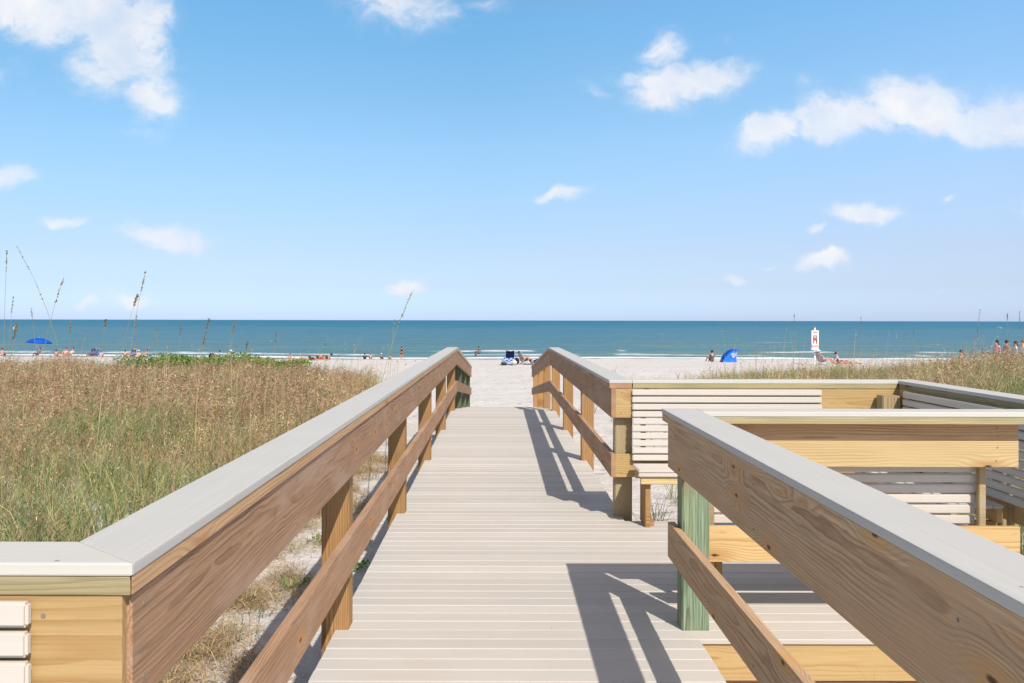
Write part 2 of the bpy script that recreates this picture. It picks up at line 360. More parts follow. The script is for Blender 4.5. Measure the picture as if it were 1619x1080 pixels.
def vpost(parent, x0, y0, w_, d_, z0, z1, material, name='post'):
    # local X is the grain direction (up)
    bm = bmesh.new(); bmesh.ops.create_cube(bm, size=1, matrix=Matrix.Translation(((z1 - z0) / 2, 0, 0)) @ Matrix.Diagonal((z1 - z0, w_, d_, 1)))
    bmesh.ops.bevel(bm, geom=bm.edges[:], offset=.006, segments=2, affect='EDGES')
    R = Matrix(((0, 1, 0), (0, 0, 1), (1, 0, 0))).to_4x4()
    R.translation = (x0 + w_ / 2, y0 + d_ / 2, z0)
    return bm_obj(name, bm, material, parent, R)
# ------------------------------------------------------------------ terrain
def smooth(t): t = max(0, min(1, t)); return t * t * (3 - 2 * t)
YS = [-300, 8, 17, 27, 45, 62, 70, 76, 84, 96, 107, 125, 170, 300, 40000]
ZS = [-.45, -.45, -.56, -.86, -1.08, -1.25, -1.36, -1.50, -1.95, -2.38, -2.62, -3.1, -4.5, -9, -14]
def ground(x, y):
    ye = y - (shore_shift(x) * smooth((y - 60) / 25))
    z = float(np.interp(ye, YS, ZS))
    if y < 60:
        z += (.30 + .04 * smooth((y - 22) / 10) + .13 * smooth((-x - 10) / 8)) * smooth((-x - 1.6 - max(0, y - 20) * .12) / 5) * (1 - smooth((y - 37) / 9))
        z += (.30 + .10 * smooth((y - 20) / 10)) * smooth((x - 3.2 - .10 * y) / 3.5) * (1 - smooth((y - 37) / 9))
        z += .26 * smooth((x / max(y, 8) - .37) / .15) * smooth((y - 9) / 6) * (1 - smooth((y - 33) / 10))
    if y < 90:
        k = 1.0 if y > 20 else .55
        z += k * (.10 * noise.noise(Vector((x * .35, y * .35, 1))) + .05 * noise.noise(Vector((x * 1.2, y * 1.2, 5))) + .03 * noise.noise(Vector((x * 3, y * 3, 9))))
        if y < 60 and -6 < x < 8: z += .012 * noise.noise(Vector((x * 9, y * 9, 2)))
    return z
def axis(segs):
    out = []
    for a, c, s in segs:
        n = max(1, int(round((c - a) / s))); out += [a + (c - a) * i / n for i in range(n)]
    out.append(segs[-1][1]); return out
gx = axis([(-20000, -3000, 4000), (-3000, -300, 450), (-300, -60, 20), (-60, -8, 1.3), (-8, -3, .25), (-3, -.4, .07), (-.4, .8, .4), (.8, 5, .14), (5, 10, .35), (10, 60, 1.3), (60, 300, 20), (300, 3000, 450), (3000, 20000, 4000)])
gy = axis([(-300, -20, 40), (-20, 0, 3), (0, 3, .3), (3, 12, .07), (12, 30, .16), (30, 60, .4), (60, 130, 1.0), (130, 300, 15), (300, 3000, 500), (3000, 40000, 9000)])
vs = [(x, y, ground(x, y)) for y in gy for x in gx]; nx = len(gx)
fs = [(j * nx + i, j * nx + i + 1, (j + 1) * nx + i + 1, (j + 1) * nx + i) for j in range(len(gy) - 1) for i in range(nx - 1)]
me = bpy.data.meshes.new('ground'); me.from_pydata(vs, [], fs)
tag(link('ground', me, M['sand'], smooth=True), 'pale shell sand of the beach and the dune ground', kind='structure')
# sea sheet with low swells near the shore
wx = axis([(-30000, -3000, 6000), (-3000, -200, 280), (-200, 200, 2.0), (200, 3000, 280), (3000, 30000, 6000)])
wy = axis([(88, 190, .8), (190, 420, 4), (420, 1500, 60), (1500, 6000, 500), (6000, 42000, 6000)])
WZ = -2.6
def wave(x, y):
    if abs(x) > 260 or y > 700: return 0
    Y = y - shore_shift(x); k = smooth((Y - 106) / 25)
    n = noise.noise(Vector((x * .03, Y * .05, 3))); m_ = noise.noise(Vector((x * .09, Y * .15, 7)))
    s = math.sin(Y * .36 + 4 * n)
    return k * (.10 * (abs(s) ** .6 * (1 if s > 0 else -1)) + .12 * m_) * (1 - smooth((y - 300) / 350))
vs = [(x, y, WZ + wave(x, y)) for y in wy for x in wx]; nx = len(wx)
fs = [(j * nx + i, j * nx + i + 1, (j + 1) * nx + i + 1, (j + 1) * nx + i) for j in range(len(wy) - 1) for i in range(nx - 1)]
me = bpy.data.meshes.new('water'); me.from_pydata(vs, [], fs)
tag(link('water', me, M['sea'], smooth=True), 'blue green sea with small waves', kind='structure')
# ------------------------------------------------------------------ boardwalk
PITCH, GAP, TH = .1425, .0055, .0245
XL, XR = -.826, 1.000
Y_TOP, Y_END = 17.2, 26.3
RZ = lambda y: -(max(0, y - Y_TOP)) / 12.0
def plank_mesh(rows):
    """rows: (y0, x0, x1); rounded plank cross-section, local coordinates"""
    prof = []
    wdt = PITCH - GAP; r = .0055
    for k in range(4):
        a = math.pi / 2 * k / 3; prof.append((r - r * math.cos(a), -r + r * math.sin(a)))
    prof += [(wdt - y, z) for y, z in reversed(prof)]
    prof += [(wdt - .0005, -TH), (.0005, -TH)]
    V_, F_ = [], []; n = len(prof)
    for (y0, x0, x1) in rows:
        dz = random.uniform(-.0012, .0012); o = len(V_)
        for x in (x0, x1): V_ += [(x, y0 + y, z + dz) for y, z in prof]
        for i in range(n): F_.append((o + i, o + n + i, o + n + (i + 1) % n, o + (i + 1) % n))
        F_.append(tuple(o + i for i in range(n))); F_.append(tuple(o + n + i for i in reversed(range(n))))
    me = bpy.data.meshes.new('deck_boards'); me.from_pydata(V_, [], F_)
    bm = bmesh.new(); bm.from_mesh(me); bmesh.ops.recalc_face_normals(bm, faces=bm.faces); bm.to_mesh(me); bm.free()
    return me
walk = empty('boardwalk', (0, 0, 0), 'long straight boardwalk of pale beige planks leading down to the beach', None); walk['kind'] = 'structure'
rows = []; k = -14
while k * PITCH < Y_TOP - .05:
    y0 = k * PITCH - .012; xl, xr = XL, XR
    if y0 < 1.95: xl = -4.2
    if 4.82 < y0 < 7.66: xr = 3.42
    j = lambda: random.uniform(-.002, .002)
    rows.append((y0, xl + j(), xr + j())); k += 1
ytop_real = rows[-1][0] + PITCH
link('deck_boards', plank_mesh(rows), M['deck'], walk)
rr = []; k = 0; LR = math.hypot(Y_END - ytop_real, (Y_END - ytop_real) / 12)
while k * PITCH < LR: rr.append((k * PITCH, XL, XR)); k += 1
Rm = Matrix.Translation((0, ytop_real, 0)) @ Matrix.Rotation(-math.atan(1 / 12), 4, 'X')
link('ramp_boards', plank_mesh(rr), M['deck'], walk, Rm)
def joist(a, c, t, h, mt='honey', nm='joist'): return board(nm, a, c, t, h, M[mt], walk, .002)
zj = -TH - .002 - .092
for x in (XL + .05, -.2, .4, XR - .05):
    joist((x, -2, zj), (x, 17.1, zj), .038, .184)
    joist((x, ytop_real + .02, zj), (x, Y_END, zj - (Y_END - ytop_real) / 12), .038, .184)
joist((1.02, 4.865, zj), (3.42, 4.865, zj), .038, .184, 'honey', 'fascia')
joist((1.02, 4.93, zj - .19), (3.42, 4.93, zj - .19), .060, .184, 'brown', 'beam')
joist((1.02, 7.66, zj), (3.42, 7.66, zj), .038, .184, 'honey', 'fascia')
joist((3.40, 4.90, zj), (3.40, 7.62, zj), .038, .184, 'honey', 'fascia')
joist((-.84, 1.94, zj), (-4.2, 1.94, zj), .038, .184, 'honey', 'fascia')
for x in (1.6, 2.2, 2.8): joist((x, 4.90, zj), (x, 7.62, zj), .038, .184)
# ------------------------------------------------------------------ railings
ZC, CT, ST = 1.105, .026, .038          # cap top, cap thickness, subcap thickness
ZB = ZC - CT - ST; BH = .235; MH = .184; MZ = .422
def run(parent, a, c, side, caps=(0, 0), bm_='brown', sub='brown', b_ext=(0, 0), cap_ext=(0, 0), off=0.0, mid=True, ramp=False, mz=MZ, bt=.038, inset=.008, split=None, sskew=None, bvert=(0, 0), name_mid='mid_board'):
    """one straight rail run. a,c: (x,y,zdeck) of the cap centre line. side: +1/-1 on which side (local Y) the boards hang.
    caps: mitre skews; b_ext: board end trims"""
    A = Vector(a); B = Vector(c); d = (B - A).normalized(); Y = Vector((0, 0, 1)).cross(d).normalized()
    cw = .185
    za = lambda v, z: Vector((v.x, v.y, v.z + z))
    board('cap_rail', za(A, ZC - CT / 2) - d * cap_ext[0], za(B, ZC - CT / 2) + d * cap_ext[1], cw, CT, M['capcream' if abs(d.x) > .9 else 'cap'], parent, .004, caps, bvert)
    board('sub_cap', za(A, ZC - CT - ST / 2 - .0006) - d * (cap_ext[0] - .003), za(B, ZC - CT - ST / 2 - .0006) + d * (cap_ext[1] - .003), cw - .006, ST - .001, M[sub], parent, .002, caps, bvert)
    o = side * (cw / 2 - inset - bt / 2 - off)
    sc = []
    L = (B - A).length + b_ext[0] + b_ext[1]
    A2 = A - d * b_ext[0] + Y * o; B2 = B + d * b_ext[1] + Y * o
    def scr(h):
        out = []; xx = .06
        while xx < L:
            for zz in (-h * .32, h * .32): out.append((xx + random.uniform(-.006, .006), side * (bt / 2 + .0005), zz + random.uniform(-.006, .006)))
            xx += 1.525
        return out
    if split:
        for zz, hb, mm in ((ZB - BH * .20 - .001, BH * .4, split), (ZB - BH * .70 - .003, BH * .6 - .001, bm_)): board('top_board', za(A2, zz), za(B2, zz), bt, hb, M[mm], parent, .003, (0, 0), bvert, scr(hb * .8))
    else: board('top_board', za(A2, ZB - BH / 2 - .001), za(B2, ZB - BH / 2 - .001), bt, BH, M[bm_], parent, .003, (0, 0), bvert, scr(BH))
    if mid: board(name_mid, za(A2, mz), za(B2, mz), bt, MH, M[bm_], parent, .003, (0, 0), bvert, scr(MH))
PW = .14
# left railing: short run across in front of the left bench, long run beside the deck, ramp run
lr = empty('railing', (-.805, 1.99, 0), 'long left railing running from the foreground corner down to the beach', 'railing')
XC = -.8045
run(lr, (-4.0, 1.9925, 0), (XC, 1.9925, 0), -1, caps=(0, -1.0), bm_='ochre', sub='olive', b_ext=(0, .075 - .006), inset=.007)
run(lr, (XC, 1.9925, 0), (XC, Y_TOP, 0), -1, caps=(1.0, 0), b_ext=(.062, 0), inset=.012, sub='amber')
run(lr, (XC, Y_TOP, 0), (XC, Y_END, RZ(Y_END)), -1, b_ext=(0, 0), inset=.012, sub='amber')
for y in (1.975, 4.97, 7.97, 10.98, 14.02, 17.03):
    vpost(lr, XC - .0925 - .004, y, PW, PW, -1.2, ZB, M['post'])
for y in (20.1, 23.1, 26.1): vpost(lr, XC - .0925 - .004, y, PW, PW, -1.8, ZB + RZ(y) - .004, M['darkgreen'])
for x in (-3.9, -2.4): vpost(lr, x, 1.960, PW, PW, -1.2, ZB, M['post'])
# near right railing: run towards the camera plus run across to the right
XD = .9775
nr = empty('railing', (XD, 5.18, 0), 'near right railing whose grey cap comes towards the viewer from its green post', 'railing')
run(nr, (XD, -1.2, 0), (XD, 5.275, 0), 1, b_ext=(0, -.105), inset=.016, bm_='tan', sub='tan')
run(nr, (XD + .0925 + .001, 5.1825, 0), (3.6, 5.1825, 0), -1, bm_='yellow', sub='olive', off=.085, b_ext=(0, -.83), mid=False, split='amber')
board('mid_board', (1.075, 5.175, .397), (2.765, 5.175, .397), .038, .188, M['honey'], nr)
vpost(nr, .94, 4.97, PW, PW, -1.0, ZB, M['green'])
for y in (1.95, -1.0): vpost(nr, .94, y, PW, PW, -1.2, ZB, M['post'])
vpost(nr, 2.93, 5.215, PW, PW, -1.2, ZB, M['postgrey'])
# far right railing: ramp run, long run, run across behind the bench, run along the right side
fr = empty('railing', (XD, 7.86, 0), 'far right railing that wraps from the beach ramp round the bench platform', 'railing')
run(fr, (XD, 7.7655, 0), (XD, Y_TOP, 0), 1, cap_ext=(0, 0), b_ext=(0, 0), inset=.016)
run(fr, (XD, Y_TOP, 0), (XD, Y_END, RZ(Y_END)), 1, inset=.016)
run(fr, (XD + .0925 + .001, 7.858, 0), (3.19, 7.858, 0), -1, bm_='honey', sub='olive', cap_ext=(0, 0), b_ext=(.148, .18), mz=MZ)
run(fr, (3.2835, 7.9505, 0), (3.2835, 5.15, 0), -1, bm_='yellow', sub='olive', b_ext=(-.1, 0))
vpost(fr, .94, 7.84, PW, PW, -1.2, ZB, M['postgrey'])
for i, y in enumerate((10.98, 14.02, 17.03)): vpost(fr, .94, y, PW, PW, -1.4, ZB, M['post'])
for y in (20.1, 23.1, 26.1): vpost(fr, .94, y, PW, PW, -1.8, ZB + RZ(y) - .004, M['post'])
vpost(fr, 2.10, 7.84, PW, PW, -1.2, ZB, M['postgrey'])
vpost(fr, 3.01, 7.625, PW, .13, -.02, .995, M['postgrey'])
for y in (7.78, 6.3, 5.28): vpost(fr, 3.262, y, .11, PW, -1.2, ZB, M['postgrey'])
# ------------------------------------------------------------------ benches
def bench(label, loc, rz, L, rows=10, ext=0.0, seat_depth=.40, legs=(.06,), battens=(.06,), upright=None, uz=1.03, gap_blocks=True):
    """origin at the back's foot, local X along the bench, local -Y in front"""
    t = empty('bench', loc, label, 'bench', 'slatted benches built along the railings', rz)
    base = Matrix.LocRotScale(Vector(loc), t.rotation_euler.to_quaternion() if False else Matrix.Rotation(rz, 3, 'Z').to_quaternion(), None)
    def bx(bm, x0, x1, y0, y1, z0, z1, bev=.003):
        r = bmesh.ops.create_cube(bm, size=1, matrix=Matrix.Translation(((x0 + x1) / 2, (y0 + y1) / 2, (z0 + z1) / 2)) @ Matrix.Diagonal((x1 - x0, y1 - y0, z1 - z0, 1)))
        es = list({e for v in r['verts'] for e in v.link_edges}); bmesh.ops.bevel(bm, geom=es, offset=bev, segments=2, affect='EDGES')
    pt, sl = .0575, .0485
    bm = bmesh.new()
    for k in range(rows):
        z1 = 1.032 - k * pt; lean = .0022 * k
        j = random.uniform(-.002, .002)
        bx(bm, 0 + j, L + ext + j, -.026 - lean, -.002 - lean, z1 - sl, z1, .006)
    bm_obj('backrest', bm, M['slat'], t, base)
    bm = bmesh.new()
    n = int(seat_depth / .0675)
    for k in range(n):
        y = -.055 - k * .0675
        bx(bm, .0, L, y - .060, y, .424, .448, .005)
    bx(bm, -.001, L + .001, -.055 - n * .0675 - .004, -.055 - n * .0675 + .016, .395, .4225, .004)
    seat_ = bm_obj('seat', bm, M['slat'], t, base)
    ye = -.055 - n * .0675
    bm = bmesh.new(); bx(bm, .02, L - .02, ye + .018, ye + .056, .335, .423, .003)
    bx(bm, .02, L - .02, -.09, -.052, .335, .423, .003); bm_obj('seat_beam', bm, M['yellow'], seat_, base)
    for x in legs:
        bm = bmesh.new(); bx(bm, x, x + .04, ye + .06, ye + .34, .0, .334, .004)
        bx(bm, x + .041, x + .075, ye + .10, ye + .145, .0, .05, .004)
        bm_obj('leg', bm, M['post'], t, base)
    for x in battens:
        bm = bmesh.new(); bx(bm, x, x + .038, .0005, .036, .10, 1.03, .003); bm_obj('upright', bm, M['postgrey'], t, base)
    return t
bench('cream slatted bench facing the viewer against the far railing', (1.066, 7.775, 0), 0, 1.51, legs=(.06, 1.40), battens=(.075,))
bench('slatted bench seen from behind under the near right crossing railing', (2.62, 5.325, 0), math.pi, 1.50, legs=(.10, 1.38), battens=(1.445, -.03))
bench('shaded slatted bench along the right side of the platform', (3.172, 7.58, 0), -math.pi / 2, 1.58, ext=.55, legs=(.10, 1.46), battens=(.05, 1.5))
bench('slatted bench in the lower left corner cut by the frame', (-2.65, 1.905, 0), 0, 1.742, legs=(.10, 1.6), battens=())
# ------------------------------------------------------------------ grass
class Blades:
    def __init__(s): s.V, s.F4, s.F3, s.C, s.n = [], [], [], [], 0
    def add(s, base, h, w_, lean, bend, c0, c1):
        """arrays: base (N,3), h (N), w_ (N), lean angle (N), bend (N horizontal reach), c0/c1 (N,3)"""
        N = len(base); az = lean; dirv = np.stack([np.cos(az), np.sin(az), 0 * az], 1)
        fa = rng.uniform(0, np.pi, N); sv = np.stack([np.cos(fa), np.sin(fa), 0 * fa], 1) * (w_ / 2)[:, None]
        up = np.array([0, 0, 1.0])
        m = base + dirv * (bend * .32)[:, None] + up * (h * .6)[:, None]
        tp = base + dirv * bend[:, None] + up * h[:, None]
        V = np.stack([base - sv, base + sv, m + sv * .8, m - sv * .8, tp], 1).reshape(-1, 3)
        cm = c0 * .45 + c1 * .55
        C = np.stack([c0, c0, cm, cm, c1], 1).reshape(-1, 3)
        i = s.n + np.arange(N) * 5
        s.F4.append(np.stack([i, i + 1, i + 2, i + 3], 1)); s.F3.append(np.stack([i + 3, i + 2, i + 4], 1))
        s.V.append(V); s.C.append(C); s.n += 5 * N
        return tp
    def flakes(s, p, size, col, stretch=2.2):
        """small leaf-like triangles"""
        N = len(p); a = rng.normal(size=(N, 3)); a /= np.linalg.norm(a, axis=1)[:, None]
        c = rng.normal(size=(N, 3)); c -= (c * a).sum(1)[:, None] * a; c /= np.linalg.norm(c, axis=1)[:, None]
        a *= (size * stretch / 2)[:, None]; c *= (size / 2)[:, None]
        V = np.stack([p - a, p + c, p + a, p - c], 1).reshape(-1, 3); i = s.n + np.arange(N) * 4
        s.F4.append(np.stack([i, i + 1, i + 2, i + 3], 1)); s.V.append(V); s.C.append(np.repeat(col, 4, 0)); s.n += 4 * N
    def build(s, name, material=None, parent=None):
        V = np.concatenate(s.V); C = np.concatenate(s.C); f4 = np.concatenate(s.F4); f3 = np.concatenate(s.F3) if s.F3 else np.zeros((0, 3), int)
        me = bpy.data.meshes.new(name); me.vertices.add(len(V)); me.vertices.foreach_set('co', V.astype(np.float32).ravel())
        lp = np.concatenate([f4.ravel(), f3.ravel()]); me.loops.add(len(lp)); me.loops.foreach_set('vertex_index', lp.astype(np.int32))
        tot = np.concatenate([np.full(len(f4), 4), np.full(len(f3), 3)]); st = np.concatenate([[0], np.cumsum(tot)[:-1]])
        me.polygons.add(len(tot)); me.polygons.foreach_set('loop_start', st.astype(np.int32)); me.polygons.foreach_set('loop_total', tot.astype(np.int32))
        me.update(calc_edges=True)
        a = me.color_attributes.new('tint', 'FLOAT_COLOR', 'POINT'); rgba = np.ones((len(V), 4), np.float32); rgba[:, :3] = np.clip(C, 0, 1); a.data.foreach_set('color', rgba.ravel())
        return link(name, me, material or M['leaf'], parent)
def gz(xs, ys): return np.array([ground(float(x), float(y)) for x, y in zip(xs, ys)])
def jit(col, N, amt=.25, hue=.08):
    c = np.array(col)[None, :] * (1 + rng.uniform(-amt, amt, (N, 1))) * (1 + rng.uniform(-hue, hue, (N, 3))); return c
GREEN = [(.27, .36, .115), (.37, .44, .16), (.50, .52, .23), (.18, .25, .09), (.10, .14, .06)]
TAN = [(.64, .50, .27), (.56, .40, .22), (.76, .63, .38), (.40, .26, .14)]
PINK = [(.64, .42, .25), (.52, .31, .18), (.72, .53, .34), (.44,.24,.14), (.34, .21, .13), (.55,.50,.28), (.20,.12,.075)]
def pick(cols, N, amt=.36):
    i = rng.integers(0, len(cols), N); return np.array(cols)[i] * (1 + rng.uniform(-amt, amt, (N, 1))) * (1 + rng.uniform(-.06, .06, (N, 3)))
WIND = .35   # the heads lean to the right, in from the sea
def field(B, xs, ys, zs, hscale, kind_mix, near):
    """one plant per (x, y): a tuft of blades and one or two seed stalks"""
    N = len(xs); dist = np.hypot(xs, ys); wk = np.clip(dist / 11, 1, 1.9)
    P0 = np.stack([xs, ys, zs - .02], 1)
    g = kind_mix > .5      # greener plants
    nb = 8
    for k in range(nb):
        p = P0 + np.concatenate([rng.normal(0, .035, (N, 2)), np.zeros((N, 1))], 1)
        h = hscale * rng.uniform(.30, .72, N); col = np.where((rng.random(N) < np.where(g, .80, .42))[:, None], pick(GREEN, N), pick(TAN, N))
        az = rng.uniform(0, 2 * np.pi, N); bd = h * rng.uniform(.15, 1.1, N)
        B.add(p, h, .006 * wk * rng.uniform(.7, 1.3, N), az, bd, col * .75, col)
    # seed stalks with curled brown heads
    for k in range(2):
        sel = rng.random(N) < np.where(g, .22, .85); n = sel.sum()
        if not n: continue
        p = P0[sel] + np.concatenate([rng.normal(0, .03, (n, 2)), np.zeros((n, 1))], 1)
        h = hscale[sel] * rng.uniform(.62, 1.0, n); az = rng.normal(WIND, 1.3, n); bd = h * rng.uniform(.05, .35, n)
        col = pick(PINK, n) * (1 + .38 * np.array([pn(a, c, .55, 70) for a, c in zip(xs[sel], ys[sel])]))[:, None]
        tp = B.add(p, h, .0035 * wk[sel] * rng.uniform(.8, 1.3, n), az, bd, pick(TAN, n) * .9, col)
        dirv = np.stack([np.cos(az), np.sin(az), 0 * az], 1)
        for m_ in range(9):
            t_ = rng.uniform(0, .5, n); q_ = tp - (dirv * (bd * t_ * 1.2)[:, None] + np.array([0, 0, 1.0]) * (h * t_)[:, None]) + rng.normal(0, .018, (n, 3)) * wk[sel][:, None] ** .5
            B.flakes(q_, .0062 * wk[sel] * rng.uniform(.6, 1.5, n), col * (1 + rng.uniform(-.4, .25, (n, 1))), 4.5)
def sample(n, x0, x1, y0, y1): return rng.uniform(x0, x1, n), rng.uniform(y0, y1, n)
def scatter(regions, accept):
    X, Y_ = [], []
    for (n, x0, x1, y0, y1) in regions:
        x, y = sample(n, x0, x1, y0, y1); k = np.array([accept(a, c) for a, c in zip(x, y)]); X.append(x[k]); Y_.append(y[k])
    return np.concatenate(X), np.concatenate(Y_)
def pn(x, y, s, o=0): return noise.noise(Vector((x * s, y * s, o)))
def acc_left(x, y):
    edge = -1.75 - .072 * max(0, y - 6) - .05 * max(0, y - 26) + .5 * pn(x, y, .6, 4) + .25 * pn(x, y, 2.5, 1)
    if x > edge: return random.random() < .06 * math.exp(-(x - edge) * 2.5) * (1 if x < -1.0 else 0)
    if x < -.62 * y - 2.5: return False
    if y < 10 and x > -2.7 + .3 * pn(x, y, 1.5, 2) and random.random() < .8: return False
    if y > 37 + 2.5 * pn(x, y, .3, 7): return random.random() < .08
    return random.random() < min(1, .35 + (edge - x) * .9) * (.82 + .3 * pn(x, y, .9, 3))
xs, ys = scatter([(5200, -9, -.9, 2.35, 9), (9500, -14, -1.6, 9, 18), (15000, -22, -2, 18, 28), (17000, -28, -2.5, 28, 41)], acc_left)
zs = gz(xs, ys)
green = np.array([.5 + .9 * pn(x, y, .45, 12) + .42 * smooth((17 - y) / 9) - .10 for x, y in zip(xs, ys)])
hs = np.array([.62 + .18 * pn(x, y, .3, 21) + .1 * random.random() - .16 * smooth((7 - y) / 4) + .10 * smooth((y - 22) / 10) for x, y in zip(xs, ys)])
hs *= np.clip(.25 + (-1.5 - xs) * .42, .22, 1)
clump = np.array([pn(x, y, .8, 61) for x, y in zip(xs, ys)]); hs *= 1 + .45 * np.clip(clump, -.5, .7) + rng.exponential(.07, len(hs))
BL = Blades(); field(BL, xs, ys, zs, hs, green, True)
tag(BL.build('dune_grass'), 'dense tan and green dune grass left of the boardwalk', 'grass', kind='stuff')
def acc_right(x, y):
    if x < 3.9 and y < 9.6: return False
    ed = .185 * y + .9 * pn(x, y, .35, 31)
    if x < 1.6 or x < ed: return random.random() < .015 and x > 1.5
    if x > .66 * y + 2: return False
    if y > 41 + 3 * pn(x, y, .3, 8): return random.random() < .05
    return random.random() < min(1, .14 + (x - ed) / y * 5.0) * (.75 + .6 * pn(x, y, .7, 13))
xs, ys = scatter([(5200, 1.6, 12, 5, 14), (9000, 2, 18, 14, 26), (13000, 4, 30, 26, 44)], acc_right)
zs = gz(xs, ys)
green = np.array([.5 + 1.0 * pn(x, y, .45, 42) + .14 for x, y in zip(xs, ys)])
hs = np.array([.58 + .15 * pn(x, y, .3, 51) + .1 * random.random() + .35 * smooth((x / y - .36) / .16) for x, y in zip(xs, ys)])
BR = Blades(); clump = np.array([pn(x, y, .7, 91) for x, y in zip(xs, ys)]); hs *= 1 + .5 * np.clip(clump, -.5, .7) + rng.exponential(.09, len(hs))
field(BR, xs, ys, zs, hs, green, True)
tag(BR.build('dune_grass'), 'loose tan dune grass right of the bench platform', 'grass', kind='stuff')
# matted dry grass on the sand beside the left railing
BD = Blades()
cx = rng.uniform(-3.0, -1.15, 260); cy = rng.uniform(2.6, 15, 260); keep = cx < -1.30 - .022 * cy + rng.normal(0, .11, 260); cx, cy = cx[keep], cy[keep]
fx = rng.uniform(-2.6, -1.62, 34); fy = rng.uniform(3.6, 7.2, 34); cx = np.concatenate([cx, fx]); cy = np.concatenate([cy, fy]); cs = rng.uniform(.5, 1.5, len(cx))
n = 72000; i = rng.integers(0, len(cx), n); x = cx[i] + rng.normal(0, .13, n) * cs[i]; y = cy[i] + rng.normal(0, .15, n) * cs[i]
k = x < -.98; x, y, i = x[k], y[k], i[k]; N = len(x); rr_ = np.hypot(x - cx[i], y - cy[i]); z = gz(x, y) + rng.uniform(0, 1, N) * .13 * np.exp(-(rr_ / .16) ** 2)
BD.add(np.stack([x, y, z], 1), rng.uniform(-.035, .07, N), rng.uniform(.003, .0075, N), rng.uniform(0, 6.28, N), rng.uniform(.05, .20, N), pick(TAN, N) * .75, pick(TAN + [(.66, .44, .29), (.52, .31, .19), (.70, .50, .36)], N, .4))
N = 2600; i = rng.integers(0, len(cx), N); x = cx[i] + rng.normal(0, .12, N); y = cy[i] + rng.normal(0, .12, N); k = x < -1.1; x, y = x[k], y[k]; N = len(x)
BD.add(np.stack([x, y, gz(x, y)], 1), rng.uniform(.05, .20, N), rng.uniform(.002, .005, N), rng.uniform(0, 6.28, N), rng.uniform(.04, .2, N), pick(GREEN + TAN, N), pick(GREEN + TAN, N))
tag(BD.build('dry_grass'), 'matted dry straw grass on the sand under the left railing', 'grass', kind='stuff')
# bright green leafy cover at the far edge of the left dune
BG = Blades(); N = 9000
x = rng.uniform(-13.5, -7.2, N); y = 36 + rng.normal(0, 1.1, N); h = np.array([max(.05, .78 + .35 * pn(a, c, .8, 77)) for a, c in zip(x, y)]); z = gz(x, y) + h * rng.uniform(.3, 1, N) ** .5
BG.flakes(np.stack([x, y, z], 1), rng.uniform(.03, .08, N), pick([(.16, .27, .05), (.22, .33, .07), (.11, .20, .04)], N), 1.5)
tag(BG.build('ground_cover'), 'bright green leafy cover along the far edge of the dune', 'ground cover', kind='stuff')
# small leafy plants on the sand
def sprout(x, y, s, label, cat='plant', cols=((.13, .24, .045), (.19, .32, .07)), n=60, grassy=False):
    B = Blades(); z = ground(x, y)
    if grassy:
        N = n; B.add(np.stack([rng.normal(0, .03 * s, N), rng.normal(0, .03 * s, N), 0 * np.ones(N)], 1), rng.uniform(.4, 1, N) * s * .3, rng.uniform(.003, .006, N), rng.uniform(0, 6.28, N), rng.uniform(.3, 1.2, N) * s * .25, pick(list(cols), N) * .8, pick(list(cols), N))
    else:
        N = n; r = rng.random(N) ** .6 * .16 * s; a = rng.uniform(0, 6.28, N)
        P_ = np.stack([r * np.cos(a), r * np.sin(a), .02 + rng.uniform(0, .07, N) * s], 1)
        B.flakes(P_, rng.uniform(.018, .035, N) * s ** .5, pick(list(cols), N), 1.5)
        B.add(np.zeros((10, 3)), rng.uniform(.02, .07, 10) * s, np.full(10, .003), rng.uniform(0, 6.28, 10), rng.uniform(.05, .15, 10) * s, pick(list(cols), 10) * .7, pick(list(cols), 10))
    o = B.build('plant'); o.location = (x, y, z); tag(o, label, cat); return o
sprout(-1.62, 8.9, 1.0, 'small leafy green plant on the sand behind the second left post')
sprout(-1.38, 8.3, .8, 'tiny green creeper in the railing shade beside the deck')
sprout(-1.55, 7.4, .9, 'bright green low plant between the first and second left posts')
sprout(-1.15, 7.9, .7, 'sprig of green leaves hanging by the deck edge near the second post')
sprout(1.75, 4.35, 1.6, 'arching green grass tuft in front of the platform fascia', 'grass tuft', ((.25, .36, .10), (.32, .40, .14)), 34, True)
sprout(1.45, 4.2, 1.3, 'smaller arching green tuft left of the tuft by the fascia', 'grass tuft', ((.25, .36, .10), (.32, .40, .14)), 20, True)
sprout(1.55, 9.6, 1.6, 'thin grey green grass tuft on sand behind the far bench', 'grass tuft', ((.16, .21, .10), (.26, .27, .15)), 60, True)
sprout(1.35, 8.7, 1.3, 'short grass tuft on sand under the far bench seat', 'grass tuft', ((.14, .2, .08), (.24, .27, .13)), 50, True)
# ------------------------------------------------------------------ sea oats
def poly_tube(pts, radii, seg=5):
    bm = bmesh.new(); rings = []
    for i, (p, r) in enumerate(zip(pts, radii)):
        p = Vector(p); t = (Vector(pts[min(i + 1, len(pts) - 1)]) - Vector(pts[max(i - 1, 0)])).normalized()
        a = t.orthogonal().normalized(); c = t.cross(a)
        rings.append([bm.verts.new(p + (a * math.cos(2 * math.pi * k / seg) + c * math.sin(2 * math.pi * k / seg)) * r) for k in range(seg)])
    for A_, B_ in zip(rings, rings[1:]):
        for k in range(seg): bm.faces.new((A_[k], A_[(k + 1) % seg], B_[(k + 1) % seg], B_[k]))
    bm.faces.new(rings[0][::-1]); bm.faces.new(rings[-1]); return bm
M['stalk'] = plain('dry_stalk', (.30, .235, .13), .7, .2)
M['stalkgreen'] = plain('green_stalk', (.26, .31, .15), .7, .2)
